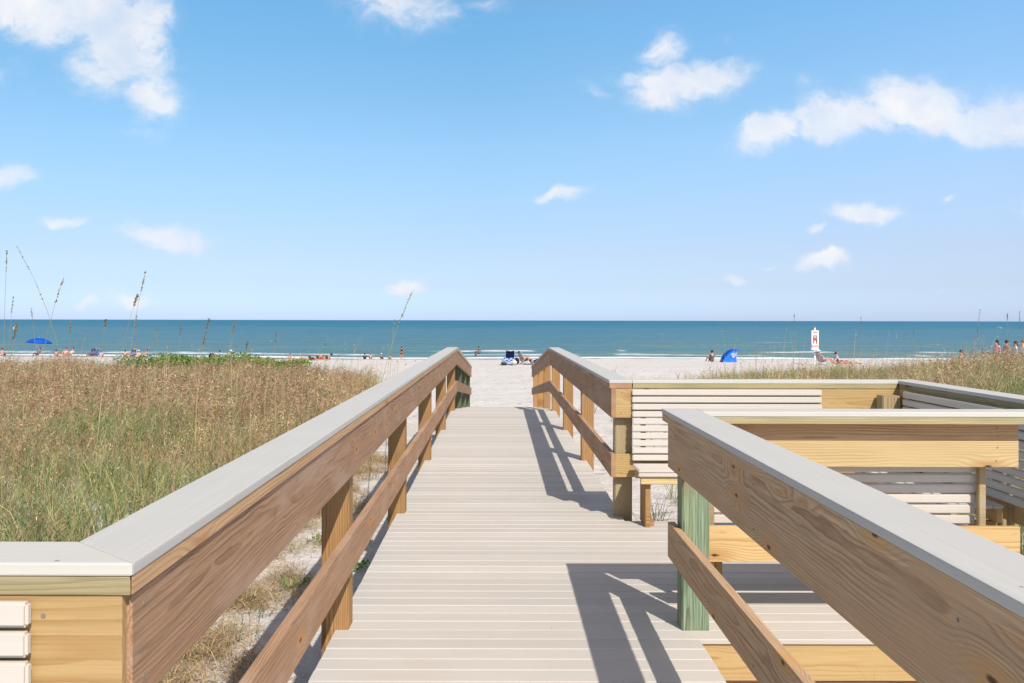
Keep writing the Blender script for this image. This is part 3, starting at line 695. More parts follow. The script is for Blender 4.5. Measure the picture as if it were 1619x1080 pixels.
def oat(xb, xt, yt, Y, label, head=.28, green=False, hw=1.0, curve=.3, grp=True):
    """stalk rooted at image column xb and tipped at (xt, yt), standing at depth Y in the dune"""
    X0 = (xb - VPX) / F * Y; X1 = (xt - VPX) / F * Y; z1 = CAMH - (yt - HY) / F * Y; z0 = ground(X0, Y)
    pts = []
    for k in range(9):
        t = k / 8; pts.append((X0 + (X1 - X0) * (t * (1 - curve) + curve * t ** 3), Y + .1 * t * t, z0 + (z1 - z0) * t))
    t = empty('sea_oats', (X0, Y, z0), label, 'sea oats', 'tall sea oats standing in the dunes')
    r = .0016 * (1 + Y / 10)
    bm_obj('stalk', poly_tube(pts, [r * (1 - .5 * k / 8) for k in range(9)]), M['stalkgreen' if green else 'stalk'], t)
    B = Blades(); n = int(60 * hw + 14); tt = 1 - rng.random(n) * min(.6, head / max(.3, (z1 - z0)))
    P_ = np.stack([np.interp(tt, np.linspace(0, 1, 9), [p[j] for p in pts]) for j in range(3)], 1) + rng.normal(0, .006 * hw, (n, 3)) * np.array([1, 1, .6])
    B.flakes(P_, rng.uniform(.005, .010, n) * (1 + Y / 40), pick([(.30, .23, .12), (.22, .16, .09), (.36, .30, .17)] if not green else [(.25, .26, .13), (.32, .30, .16)], n), 2.6)
    B.build('seed_head', None, t)
    # a few narrow leaves at the foot
    B = Blades(); N = 6; B.add(np.tile(np.array([[X0, Y, z0]]), (N, 1)), rng.uniform(.4, .9, N), np.full(N, .006), rng.uniform(0, 6.28, N), rng.uniform(.1, .4, N), pick(GREEN, N), pick(GREEN, N)); B.build('leaf', None, t)
oat(3, 2, 396, 9, 'leftmost upright stalk at the left edge of the photo', .2, hw=.25, curve=.1)
oat(122, 19, 390, 10, 'long bare stalk leaning left high into the sky', .55, hw=.25, curve=.75)
oat(50, 94, 441, 11, 'sea oats with a dark head curving right above the blue umbrella', .28, hw=.7, curve=.7)
oat(6, 15, 470, 13, 'short headed stalk just inside the left edge', .22, hw=.5)
oat(70, 43, 487, 12, 'thin stalk leaning left beside the blue umbrella', .2, hw=.3)
oat(190, 225, 430, 11, 'tallest sea oats above the small round cloud at left', .22, hw=.6, curve=.6)
oat(178, 213, 466, 11.5, 'sea oats with a drooping fat head in front of the small cloud', .14, hw=1.4, curve=.9)
oat(204, 211, 500, 12, 'short sea oats under the drooping fat head', .2, hw=.6)
oat(150, 163, 506, 14, 'sea oats with a small dark tuft on the horizon left of centre left', .1, hw=1.2)
oat(104, 107, 507, 14, 'thin brown stalk just right of the blue umbrella', .25, hw=.6)
oat(580, 650, 461, 9.5, 'single green sea oats arching right beside the left railing', .34, True, .7, .75)
oat(607, 622, 505, 10.5, 'shorter green stalk beside the single arching sea oats', .2, True, .3)
oat(300, 328, 505, 15, 'sea oats with a pale drooping head left of the pointed one', .16, hw=1.5, curve=.6)
oat(352, 369, 507, 15, 'sea oats with a pointed brown head on the horizon', .22, hw=1.1, curve=.4)
oat(305, 322, 526, 15, 'low sea oats with a tan head below the pale drooping one', .2, hw=1.2, curve=.4)
oat(243, 244, 522, 15, 'pale upright stalk right of the tallest left sea oats', .3, hw=.5, green=True)
oat(277, 283, 514, 16, 'faint brown stalk between the pale upright and the drooping heads', .2, hw=.7)
oat(376, 389, 541, 16, 'low curled sea oats over the foam line', .14, hw=1.2, curve=.6)
oat(425, 435, 525, 17, 'faint sea oats rising over the green cover', .2, hw=.6)
oat(512, 513, 542, 18, 'small green stalk above the lying sunbathers', .2, True, .4)
oat(0, 18, 514, 9, 'yellow curved leaf stalk at the left edge over the water', .15, hw=1.0, curve=.7)
oat(1535, 1554, 487, 17, 'tallest dark stalk over the right dune', .5, hw=.45)
oat(1594, 1597, 494, 18, 'thin stalk left of the standing women', .12, hw=.5)
oat(1254, 1258, 495, 20, 'thin brown stalk left of the rescue board', .3, hw=.4)
oat(1361, 1364, 500, 20, 'thin stalk right of the rescue board', .3, hw=.4)
oat(1442, 1448, 512, 19, 'faint stalk in the middle of the right dune', .3, hw=.4)
oat(1613, 1617, 490, 16, 'stalk at the right edge among the standing women', .3, hw=.5)
random.seed(5)
def low_stalks(name, label, spots):
    B = Blades()
    for (xp, yt, Y) in spots:
        X0 = (xp - VPX) / F * Y; z0 = ground(X0, Y); h = CAMH - (yt - HY) / F * Y - z0
        tp = B.add(np.array([[X0, Y, z0]]), np.array([h]), np.array([.0045 * (1 + Y / 16)]), rng.normal(.2, 1, 1), rng.uniform(.02, .3, 1) * h, pick(TAN, 1), pick(PINK, 1))
        for m_ in range(5): B.flakes(tp - np.array([[0, 0, random.uniform(0, .2)]]) + rng.normal(0, .006, (1, 3)), np.array([.007 * (1 + Y / 30)]), pick(TAN, 1) * .75, 4)
    tag(B.build(name), label, 'grass', kind='stuff')
low_stalks('dune_grass', 'scattered thin flowering stalks rising above the left dune grass', [(random.uniform(0, 640) ** 1.0, random.triangular(520, 572, 565), random.uniform(13, 34)) for _ in range(150)])
low_stalks('dune_grass', 'scattered thin flowering stalks rising above the right dune grass', [(random.uniform(1120, 1619), random.triangular(505, 585, 572), random.uniform(17, 38)) for _ in range(170)])
# ------------------------------------------------------------------ people
def at(px, Y, z=None):
    X = (px - VPX) / F * Y; return Vector((X, Y, ground(X, Y) if z is None else z))
def skinned(name, pts, edges, radii, root, material, parent, mw):
    me = bpy.data.meshes.new(name); me.from_pydata(pts, edges, []); o = bpy.data.objects.new(name, me); COL.objects.link(o)
    md = o.modifiers.new('s', 'SKIN'); md.use_smooth_shade = True; md.branch_smoothing = .3
    for v, r in zip(me.skin_vertices[0].data, radii): v.radius = (r, r) if not isinstance(r, tuple) else r
    me.skin_vertices[0].data[root].use_root = True
    sb = o.modifiers.new('u', 'SUBSURF'); sb.levels = 1; sb.render_levels = 1
    dg = bpy.context.evaluated_depsgraph_get(); m2 = bpy.data.meshes.new_from_object(o.evaluated_get(dg)); bpy.data.objects.remove(o); bpy.data.meshes.remove(me)
    m2.name = name; m2.materials.clear(); return link(name, m2, material, parent, mw, True)
POSE = {
 'stand': dict(pel=(0, 0, .95), wst=(0, 0, 1.10), che=(0, 0, 1.32), nek=(0, .0, 1.47), hed=(0, .02, 1.60), crn=(0, .0, 1.70), sh=(.165, 0, 1.40), el=(.22, -.03, 1.12), wr=(.20, .08, .90), ha=(.19, .11, .83), hip=(.09, 0, .90), kn=(.10, .03, .50), an=(.10, -.01, .09), to=(.11, .14, .03)),
 'sit': dict(pel=(0, 0, .13), wst=(0, -.02, .28), che=(0, -.03, .50), nek=(0, -.01, .64), hed=(0, .03, .77), crn=(0, .02, .87), sh=(.165, -.02, .57), el=(.22, .12, .36), wr=(.14, .34, .34), ha=(.10, .40, .34), hip=(.09, .02, .11), kn=(.13, .42, .48), an=(.12, .62, .09), to=(.12, .76, .03)),
 'lean': dict(pel=(0, 0, .13), wst=(0, -.08, .26), che=(0, -.20, .46), nek=(0, -.27, .59), hed=(0, -.28, .72), crn=(0, -.30, .82), sh=(.165, -.23, .53), el=(.24, -.36, .30), wr=(.25, -.42, .07), ha=(.25, -.45, .03), hip=(.09, .02, .11), kn=(.12, .42, .26), an=(.12, .80, .08), to=(.12, .86, .18)),
 'recline': dict(pel=(0, 0, .34), wst=(0, -.10, .42), che=(0, -.26, .60), nek=(0, -.36, .74), hed=(0, -.39, .88), crn=(0, -.42, .97), sh=(.165, -.30, .67), el=(.27, -.12, .48), wr=(.25, .10, .50), ha=(.24, .17, .50), hip=(.09, .03, .32), kn=(.11, .46, .46), an=(.12, .84, .12), to=(.12, .94, .20)),
 'lie': dict(pel=(0, 0, .13), wst=(0, -.15, .13), che=(0, -.37, .15), nek=(0, -.53, .19), hed=(0, -.66, .22), crn=(0, -.75, .24), sh=(.165, -.45, .15), el=(.25, -.68, .08), wr=(.10, -.82, .06), ha=(.04, -.86, .06), hip=(.09, .05, .12), kn=(.10, .46, .08), an=(.11, .84, .09), to=(.11, .98, .04)),
 'legsup': dict(pel=(0, 0, .16), wst=(0, -.15, .17), che=(0, -.36, .28), nek=(0, -.48, .38), hed=(0, -.58, .48), crn=(0, -.64, .56), sh=(.165, -.41, .30), el=(.24, -.46, .08), wr=(.24, -.24, .05), ha=(.24, -.18, .04), hip=(.09, .04, .15), kn=(.10, .33, .50), an=(.11, .62, .16), to=(.11, .74, .10)),
}
def person(px, Y, pose, rz, label, skin=(.45, .25, .17), hair=(.04, .025, .02), top=None, bottom=(.05, .06, .12), hat=None, long_hair=False, s=1.0, z=None, dress=False, group='beachgoers by the sea'):
    loc = at(px, Y, z); t = empty('person', loc, label, 'person', group, rz)
    mw = Matrix.LocRotScale(loc, Matrix.Rotation(rz, 3, 'Z').to_quaternion(), (s, s, s))
    p = POSE[pose]; pts = [p[k] for k in ('pel', 'wst', 'che', 'nek', 'hed', 'crn')]; E = [(0, 1), (1, 2), (2, 3), (3, 4), (4, 5)]
    R = [(.125, .095), (.11, .085), (.135, .09), .052, (.083, .098), .06]
    # nose
    f = Vector(p['hed']); u = (Vector(p['crn']) - Vector(p['nek'])).normalized(); fw = Vector((1, 0, 0)).cross(u) * -1
    if fw.y < 0 and pose != 'lie': fw = -fw
    if pose == 'lie': fw = Vector((0, 0, -1)) if False else Vector((0, -.3, -.8))
    pts.append(tuple(f + fw.normalized() * .105)); R.append(.015); E.append((4, 6))
    for sx in (-1, 1):
        g = lambda k: (p[k][0] * sx, p[k][1], p[k][2]); i = len(pts)
        hd = (Vector(g('ha')) - Vector(g('wr'))).normalized(); sd = hd.cross(Vector((0, 0, 1)));
        if sd.length < .1: sd = Vector((0, 1, 0))
        sd.normalize()
        pts += [g('sh'), g('el'), g('wr'), g('ha')]; R += [.055, .040, .027, (.034, .018)]; E += [(2, i), (i, i + 1), (i + 1, i + 2), (i + 2, i + 3)]
        for k, (o_, l_) in enumerate(((-.028, .062), (-.010, .078), (.009, .075), (.027, .060))):
            pts.append(tuple(Vector(g('ha')) + sd * o_ + hd * l_ + Vector((0, 0, -.012)))); R.append(.009); E.append((i + 3, len(pts) - 1))
        pts.append(tuple(Vector(g('wr')).lerp(Vector(g('ha')), .5) + sd * .05 * sx + hd * .03)); R.append(.010); E.append((i + 2, len(pts) - 1))
        i = len(pts); pts += [g('hip'), g('kn'), g('an'), g('to')]; R += [.088, .057, .038, .034]; E += [(0, i), (i, i + 1), (i + 1, i + 2), (i + 2, i + 3)]
    sk = flat('skin_%d' % int(skin[0] * 100), skin, rough=.5, spec=.35, var=.06)
    skinned('body', pts, E, R, 0, sk, t, mw)
    V_ = lambda k, sx=1: (p[k][0] * sx, p[k][1], p[k][2])
    nm = lambda c: 'cloth_%d_%d_%d' % tuple(int(v * 100) for v in c)
    if top:
        P_ = [V_('pel'), V_('wst'), V_('che'), tuple(Vector(V_('che')).lerp(Vector(V_('nek')), .45)), V_('sh'), tuple(Vector(V_('sh')).lerp(Vector(V_('el')), .5)), V_('sh', -1), tuple(Vector(V_('sh', -1)).lerp(Vector(V_('el', -1)), .5))]
        skinned('shirt', P_, [(0, 1), (1, 2), (2, 3), (2, 4), (4, 5), (2, 6), (6, 7)], [(.135, .105), (.128, .102), (.150, .106), .08, .068, .058, .068, .058], 2, flat(nm(top), top, rough=.9, spec=.1), t, mw)
    if bottom:
        q_ = .55
        P_ = [tuple(Vector(V_('pel')).lerp(Vector(V_('wst')), .4)), V_('pel'), V_('hip'), tuple(Vector(V_('hip')).lerp(Vector(V_('kn')), q_)), V_('hip', -1), tuple(Vector(V_('hip', -1)).lerp(Vector(V_('kn', -1)), q_))]
        skinned('shorts', P_, [(0, 1), (1, 2), (2, 3), (1, 4), (4, 5)], [(.137, .108), (.142, .112), .10, .082, .10, .082], 1, flat(nm(bottom), bottom, rough=.9, spec=.1), t, mw)
    # hair cap or hat
    bm = bmesh.new(); c0 = Vector(p['hed']).lerp(Vector(p['crn']), .45) - fw.normalized() * .022
    bmesh.ops.create_uvsphere(bm, u_segments=14, v_segments=9, radius=1, matrix=Matrix.Translation(c0) @ Matrix.Diagonal((.093, .108, .098, 1)))
    for v in bm.verts: v.co += Vector([random.uniform(-.004, .004)] * 3)
    if long_hair: bmesh.ops.create_uvsphere(bm, u_segments=12, v_segments=9, radius=1, matrix=Matrix.Translation(Vector(p['nek']) - fw.normalized() * .075 + Vector((0, 0, .0))) @ Matrix.Diagonal((.085, .045, .17, 1)))
    bm_obj('hair', bm, flat(nm(hair), hair, rough=.6), t, mw, True)
    if hat:
        bm = bmesh.new(); rot = u.to_track_quat('Z', 'Y').to_matrix().to_4x4(); hc = Vector(p['crn']) - u * .02
        bmesh.ops.create_cone(bm, cap_ends=True, segments=20, radius1=.20, radius2=.12, depth=.03, matrix=Matrix.Translation(hc) @ rot)
        bmesh.ops.create_uvsphere(bm, u_segments=16, v_segments=8, radius=1, matrix=Matrix.Translation(hc + u * .015) @ rot @ Matrix.Diagonal((.108, .118, .10, 1)))
        bm_obj('hat', bm, flat(nm(hat), hat, rough=.9), t, mw, True)
    return t
def tube_path(bm, pts, r, seg=8):
    b2 = poly_tube(pts, [r] * len(pts), seg); me = bpy.data.meshes.new('t'); b2.to_mesh(me); b2.free(); bm.from_mesh(me); bpy.data.meshes.remove(me)
def beach_chair(px, Y, rz, label, col, s=1.0, back=.62, towel=None):
    loc = at(px, Y); t = empty('beach_chair', loc, label, 'beach chair', 'beach chairs on the sand', rz); mw = Matrix.LocRotScale(loc, Matrix.Rotation(rz, 3, 'Z').to_quaternion(), (s, s, s))
    fab = flat('chair_cloth_%d' % int(col[2] * 100), col, rough=.85, spec=.1)
    def sheet(name, rows, th=.012):
        bm = bmesh.new(); g = []
        for (y, z) in rows:
            g.append([bm.verts.new((x, y, z - .03 * (1 - (x / .26) ** 2))) for x in (-.26, -.13, 0, .13, .26)])
        for a, c in zip(g, g[1:]):
            for i in range(4): bm.faces.new((a[i], a[i + 1], c[i + 1], c[i]))
        bmesh.ops.solidify(bm, geom=bm.faces[:], thickness=th); bm_obj(name, bm, fab, t, mw, True)
    sheet('seat', [(.28, .30), (.1, .26), (-.1, .23), (-.16, .24)]); sheet('backrest', [(-.17, .26), (-.25, .45), (-.34, .70), (-.40, .26 + back)])
    bm = bmesh.new()
    for x in (-.28, .28):
        tube_path(bm, [(x, .30, .31), (x, .1, .27), (x, -.17, .24), (x, -.34, .70), (x, -.41, .27 + back)], .012)
        tube_path(bm, [(x, .26, .30), (x, .0, .13), (x, -.30, .012)], .012); tube_path(bm, [(x, -.1, .24), (x, .12, .12), (x, .33, .012)], .012)
    tube_path(bm, [(-.28, -.41, .27 + back), (.28, -.41, .27 + back)], .012); tube_path(bm, [(-.28, .33, .012), (.28, .33, .012)], .012); tube_path(bm, [(-.28, -.30, .012), (.28, -.30, .012)], .012)
    bm_obj('frame', bm, flat('pale_tube', (.55, .55, .55), rough=.35, metallic=.6), t, mw, True)
    for x in (-.31, .31):
        bm = bmesh.new(); tube_path(bm, [(x, -.26, .46), (x, 0, .48), (x, .24, .45)], .018); bm_obj('armrest', bm, flat('pale_tube', (.55, .55, .55)), t, mw, True)
    return t
def box_bag(px, Y, label, col, w_=.45, d_=.3, h_=.3, name='beach_bag', cat='bag'):
    loc = at(px, Y); bm = bmesh.new(); bmesh.ops.create_cube(bm, size=1, matrix=Matrix.Translation((0, 0, h_ / 2)) @ Matrix.Diagonal((w_, d_, h_, 1)))
    bmesh.ops.bevel(bm, geom=bm.edges[:], offset=min(h_, d_) * .25, segments=3, affect='EDGES')
    bmesh.ops.subdivide_edges(bm, edges=bm.edges[:], cuts=1)
    for v in bm.verts: v.co += Vector((noise.noise(v.co * 9) * .04, noise.noise(v.co * 9 + Vector((3, 3, 3))) * .04, noise.noise(v.co * 8 + Vector((7, 1, 3))) * .03))
    tube_path(bm, [(-w_ * .25, 0, h_ * .9), (-w_ * .15, 0, h_ * 1.25), (w_ * .15, 0, h_ * 1.25), (w_ * .25, 0, h_ * .9)], .012)
    o = bm_obj(name, bm, flat('bag_%d' % int(sum(col) * 100), col, rough=.9, spec=.1), None, Matrix.Translation(loc), True); tag(o, label, cat); return o
def towel(px, Y, rz, label, col, w_=.8, l_=1.7):
    loc = at(px, Y); bm = bmesh.new(); n = 14; g = []
    for j in range(n + 1):
        row = []
        for i in range(7):
            x = (i / 6 - .5) * w_; y = (j / n - .5) * l_; q_ = Matrix.Rotation(rz, 3, 'Z') @ Vector((x, y, 0))
            row.append(bm.verts.new((q_.x, q_.y, ground(loc.x + q_.x, loc.y + q_.y) - loc.z + .035 + .012 * noise.noise(Vector((x * 6, y * 6, px))))))
        g.append(row)
    for a, c in zip(g, g[1:]):
        for i in range(6): bm.faces.new((a[i], a[i + 1], c[i + 1], c[i]))
    bmesh.ops.solidify(bm, geom=bm.faces[:], thickness=.008)
    o = bm_obj('beach_towel', bm, flat('towel_%d' % int(col[0] * 1000), col, rough=.95, spec=.05), None, Matrix.Translation(loc), True); tag(o, label, 'towel'); return o
TANS = (.50, .27, .17); PALE = (.62, .40, .31); DARK = (.22, .11, .07); PNK = (.62, .28, .22)
# centre of the beach
beach_chair(806, 61.5, .05, 'navy blue beach chair standing alone in the middle of the beach', (.02, .035, .13), 1.0, .62)
def patterned_seat():
    loc = at(803, 60.9); bm = bmesh.new(); g = []
    for j in range(9):
        t_ = j / 8; row = []
        for i in range(13):
            u_ = i / 12 - .5; row.append(bm.verts.new((u_ * .84, -.30 + .34 * t_, .16 + .30 * t_ ** 1.4 - .05 * math.cos(u_ * 3.1) + .02 * math.sin(u_ * 21))))
        g.append(row)
    fs_ = []
    for j in range(8):
        for i in range(12):
            f = bm.faces.new((g[j][i], g[j][i + 1], g[j + 1][i + 1], g[j + 1][i])); f.material_index = (i // 2 + j // 2) % 2; fs_.append(f)
    bmesh.ops.solidify(bm, geom=fs_, thickness=.03)
    t = empty('beach_chair', loc, 'low blue and white patterned beach chair in front of the navy one', 'beach chair', 'beach chairs on the sand')
    o = bm_obj('seat', bm, flat('pattern_blue', (.02, .20, .62), rough=.8), t, Matrix.Translation(loc)); o.data.materials.append(flat('pattern_white', (.72, .76, .82), rough=.8))
    bm = bmesh.new()
    for x in (-.40, .40): tube_path(bm, [(x, -.30, .02), (x, -.10, .30), (x, .10, .48)], .014); tube_path(bm, [(x, .16, .02), (x, -.12, .30)], .014)
    bm_obj('frame', bm, flat('pale_tube', (.55, .55, .55), rough=.35, metallic=.6), t, Matrix.Translation(loc))
patterned_seat()
box_bag(797, 60.3, 'dark grey bag left of the navy chair', (.06, .06, .06), .36, .25, .18)
box_bag(813, 60.4, 'white cooler bag right of the navy chair', (.6, .6, .6), .35, .3, .3)
box_bag(817, 61.3, 'black backpack between the navy chair and the couple', (.02, .02, .025), .3, .3, .45)
beach_chair(829, 62.2, -1.15, 'white beach chair under the person in pink', (.6, .6, .62), .9)
person(829, 62.3, 'recline', -1.15, 'person in pink leaning back in the white beach chair', PNK, top=(.62, .16, .15), bottom=(.03, .03, .05), s=0.86)
towel(842, 61.4, 1.5, 'blue towel under the person beside the right railing', (.02, .14, .36))
person(842, 61.4, 'legsup', 1.5, 'person lying on a blue towel with knees up next to the right railing', TANS, hair=(.03, .01, .03), top=(.03, .04, .07), bottom=(.03, .04, .08))
# left of the left railing
person(635, 100, 'stand', 0.4, 'person standing at the water edge in dark shirt', TANS, top=(.03, .03, .04), bottom=(.04, .03, .05), z=-2.45, s=0.76)
person(617, 98, 'sit', 0.3, 'small person sitting alone next to the standing one', TANS, bottom=(.25, .05, .05), s=0.62)
person(603, 97, 'sit', -0.2, 'person in a wide white hat sitting near the waterline', TANS, top=(.08, .03, .03), hat=(.75, .72, .68), s=0.74)
person(586, 97, 'sit', 0.1, 'pale bare backed person between the white hat and the dark shirt', PALE, hair=(.25, .16, .09), s=0.76)
person(577, 97, 'sit', 0.2, 'person in a dark shirt sitting left of the pale bare back', DARK, top=(.03, .03, .035), s=0.8)
person(512, 70, 'legsup', 1.5, 'dark haired person propped on hands at the right of the lying group', TANS, top=None, hair=(.03, .02, .02), s=0.9)
person(502, 70, 'lie', 1.45, 'person in a red top lying down', TANS, top=(.52, .10, .06), bottom=(.10, .06, .26))
person(487, 69.5, 'lie', 1.5, 'person in a patterned dark swimsuit lying left of the red top', TANS, top=(.12, .04, .03), bottom=(.35, .2, .12))
person(476, 71, 'lie', 1.3, 'person wrapped in lilac lying at the left of the sunbathers', PALE, top=(.42, .32, .62), bottom=(.4, .3, .55))
person(459, 92, 'sit', 3.0, 'tiny person sitting left of the lilac sunbather', TANS, s=0.7)
beach_chair(361, 88.2, 1.2, 'white beach chair facing left behind the green cover', (.62, .61, .62), .95)
person(360, 88, 'recline', 1.2, 'person under a white hat in the chair behind the green cover', PALE, top=(.7, .68, .7), bottom=(.6, .55, .55), hat=(.75, .75, .78), s=0.85)
person(342, 90, 'recline', 1.3, 'person in pale clothes left of the white hatted one', PALE, top=(.65, .66, .70), bottom=(.5, .5, .55), s=0.85)
box_bag(335, 86, 'black bag at the left of the white beach chairs', (.02, .02, .03), .5, .35, .6)
person(227, 92, 'recline', 2.4, 'person with tanned back at the right of the umbrella group', TANS, bottom=(.5, .15, .08), s=0.85)
person(219, 92, 'sit', 0.2, 'person in white top and white cap beside the orange hat', PALE, top=(.72, .74, .78), hat=(.75, .75, .75), s=0.85)
person(209, 92, 'recline', 2.9, 'person with a bright orange hat in a blue chair', TANS, top=(.08, .18, .42), hat=(.75, .20, .05), s=0.85)
beach_chair(208, 92.2, 2.9, 'blue beach chair under the orange hatted person', (.03, .12, .40))
person(198, 92, 'sit', 0.3, 'person in dusty pink clothes left of the orange hat', PNK, top=(.45, .18, .16), s=0.85)
person(160, 92, 'sit', 0.2, 'person in pale clothes right of the dark headed one', PALE, top=(.6, .5, .5), s=0.8)
person(145, 91, 'recline', 2.9, 'dark haired person in a blue chair with blue shirt', DARK, top=(.06, .14, .45), s=0.9)
beach_chair(144, 91.2, 2.9, 'blue beach chair under the dark haired person', (.04, .13, .45))
beach_chair(151, 92.5, 3.1, 'empty light blue beach chair between two sitting people', (.10, .20, .50))
person(111, 92, 'recline', 2.8, 'person in white and pink at the right of a pair near the umbrella', PALE, top=(.75, .62, .66), s=0.95)
person(103, 92, 'recline', 3.3, 'person in pale pink at the left of a pair near the umbrella', PALE, top=(.72, .45, .48), s=0.95)
person(89, 93, 'sit', 0.3, 'person in a rose shirt just right of the blue umbrella', PNK, top=(.45, .20, .18), s=0.85)
person(60, 86, 'recline', 3.1, 'person sitting in the shade of the blue umbrella', TANS, top=(.1, .12, .2), s=0.9)
person(4, 90, 'sit', 0.2, 'person at the far left edge of the beach', TANS, top=(.5, .3, .28), s=1)
# right side
person(1126, 70, 'sit', 0.35, 'person in a dark grey shirt sitting left of the blue beach tent', TANS, hair=(.02, .02, .02), top=(.10, .08, .10), bottom=(.05, .04, .05), s=0.95)
beach_chair(1301, 64, -1.3, 'striped pale beach chair right of the rescue board', (.60, .58, .66), .95)
person(1302, 64, 'recline', -1.3, 'sunburnt person leaning back in the chair by the rescue board', PNK, top=(.62, .2, .17), bottom=(.5, .5, .6), hat=(.6, .66, .8))
person(1340, 66, 'lie', -1.5, 'person lying flat on the sand right of the rescue board', PNK, bottom=(.4, .08, .1))
towel(1340, 66, 1.57, 'pale towel under the person lying flat right of the rescue board', (.68, .62, .60))
person(1328, 66, 'lean', -1.6, 'person resting beside the lying one near the rescue board', PALE, top=(.5, .5, .55), s=.9)
G2 = 'women standing behind the right dune'
person(1576, 54, 'stand', 1.9, 'woman with a dark ponytail in pink at the left of the standing group', TANS, hair=(.015, .01, .01), top=(.7, .35, .38), bottom=(.6, .1, .1), long_hair=True, s=.98, group=G2)
person(1592, 54, 'stand', -1.3, 'woman with dark hair and tanned shoulders second in the standing group', TANS, hair=(.03, .015, .01), bottom=(.62, .08, .09), long_hair=False, s=1.0, group=G2)
person(1606, 54, 'stand', 1.2, 'woman with long brown hair third in the standing group', TANS, hair=(.07, .03, .015), top=(.7, .68, .7), long_hair=True, s=.97, group=G2)
person(1617, 53, 'stand', 1.5, 'person in white at the right edge of the photo', TANS, hair=(.2, .1, .05), top=(.75, .72, .75), bottom=(.6, .6, .7), s=1.0, group=G2)
person(1563, 60, 'sit', 1.5, 'pink skinned person sitting left of the ponytailed woman', PNK, top=(.7, .5, .5), s=1.1, group=G2)
person(1520, 62, 'sit', 1.5, 'dark haired person sitting low at the left of the right dune group', TANS, hair=(.03, .02, .02), top=(.55, .45, .45), s=1.1, group=G2)
# swimmers
person(757, 122, 'stand', 0, 'swimmer with dark head farther out in the water', DARK, s=1.0, z=-3.4, group='swimmers in the sea')
person(752, 113, 'stand', 1, 'swimmer close to the foam below the other swimmer', DARK, s=1.0, z=-3.75, group='swimmers in the sea')
# ------------------------------------------------------------------ umbrella, tent, rescue board, buoy, boat
def umbrella():
    p0 = at(60, 84); t = empty('beach_umbrella', p0, 'open bright blue beach umbrella over the left dune grass', 'umbrella')
    ztop = CAMH - (535.5 - HY) / F * 84; h = ztop - p0.z; R0 = 20.5 / F * 84; n = 8; bm = bmesh.new(); rings = []
    prof = [(0.02, 0), (.35, -.05), (.7, -.19), (1.0, -.42)]
    for r, z in prof:
        ring = []
        for k in range(n * 3):
            a = 2 * math.pi * k / (n * 3); sag = (.0 if k % 3 == 0 else .045) * r
            ring.append(bm.verts.new((math.cos(a) * r * R0 * (1 - sag), math.sin(a) * r * R0 * (1 - sag), h + z * R0 * .95 - sag * .35)))
        rings.append(ring)
    for a, c in zip(rings, rings[1:]):
        for k in range(n * 3): bm.faces.new((a[k], c[k], c[(k + 1) % (n * 3)], a[(k + 1) % (n * 3)]))
    bmesh.ops.solidify(bm, geom=bm.faces[:], thickness=.01)
    mw = Matrix.Translation(p0) @ Matrix.Rotation(math.radians(4), 4, 'Y')
    cano = bm_obj('canopy', bm, flat('blue_canopy', (.01, .17, .72), rough=.6), t, mw, True)
    bm_obj('pole', poly_tube([(0, 0, -.2), (0, 0, h + .06)], [.02, .018], 8), flat('white_pole', (.6, .6, .6)), t, mw)
    for k in range(n):
        a = 2 * math.pi * k / n; bm_obj('rib', poly_tube([(0, 0, h - .02), (math.cos(a) * R0 * .7, math.sin(a) * R0 * .7, h - .23 * R0)], [.006, .005], 5), flat('white_pole', (.6, .6, .6)), cano, mw)
umbrella()
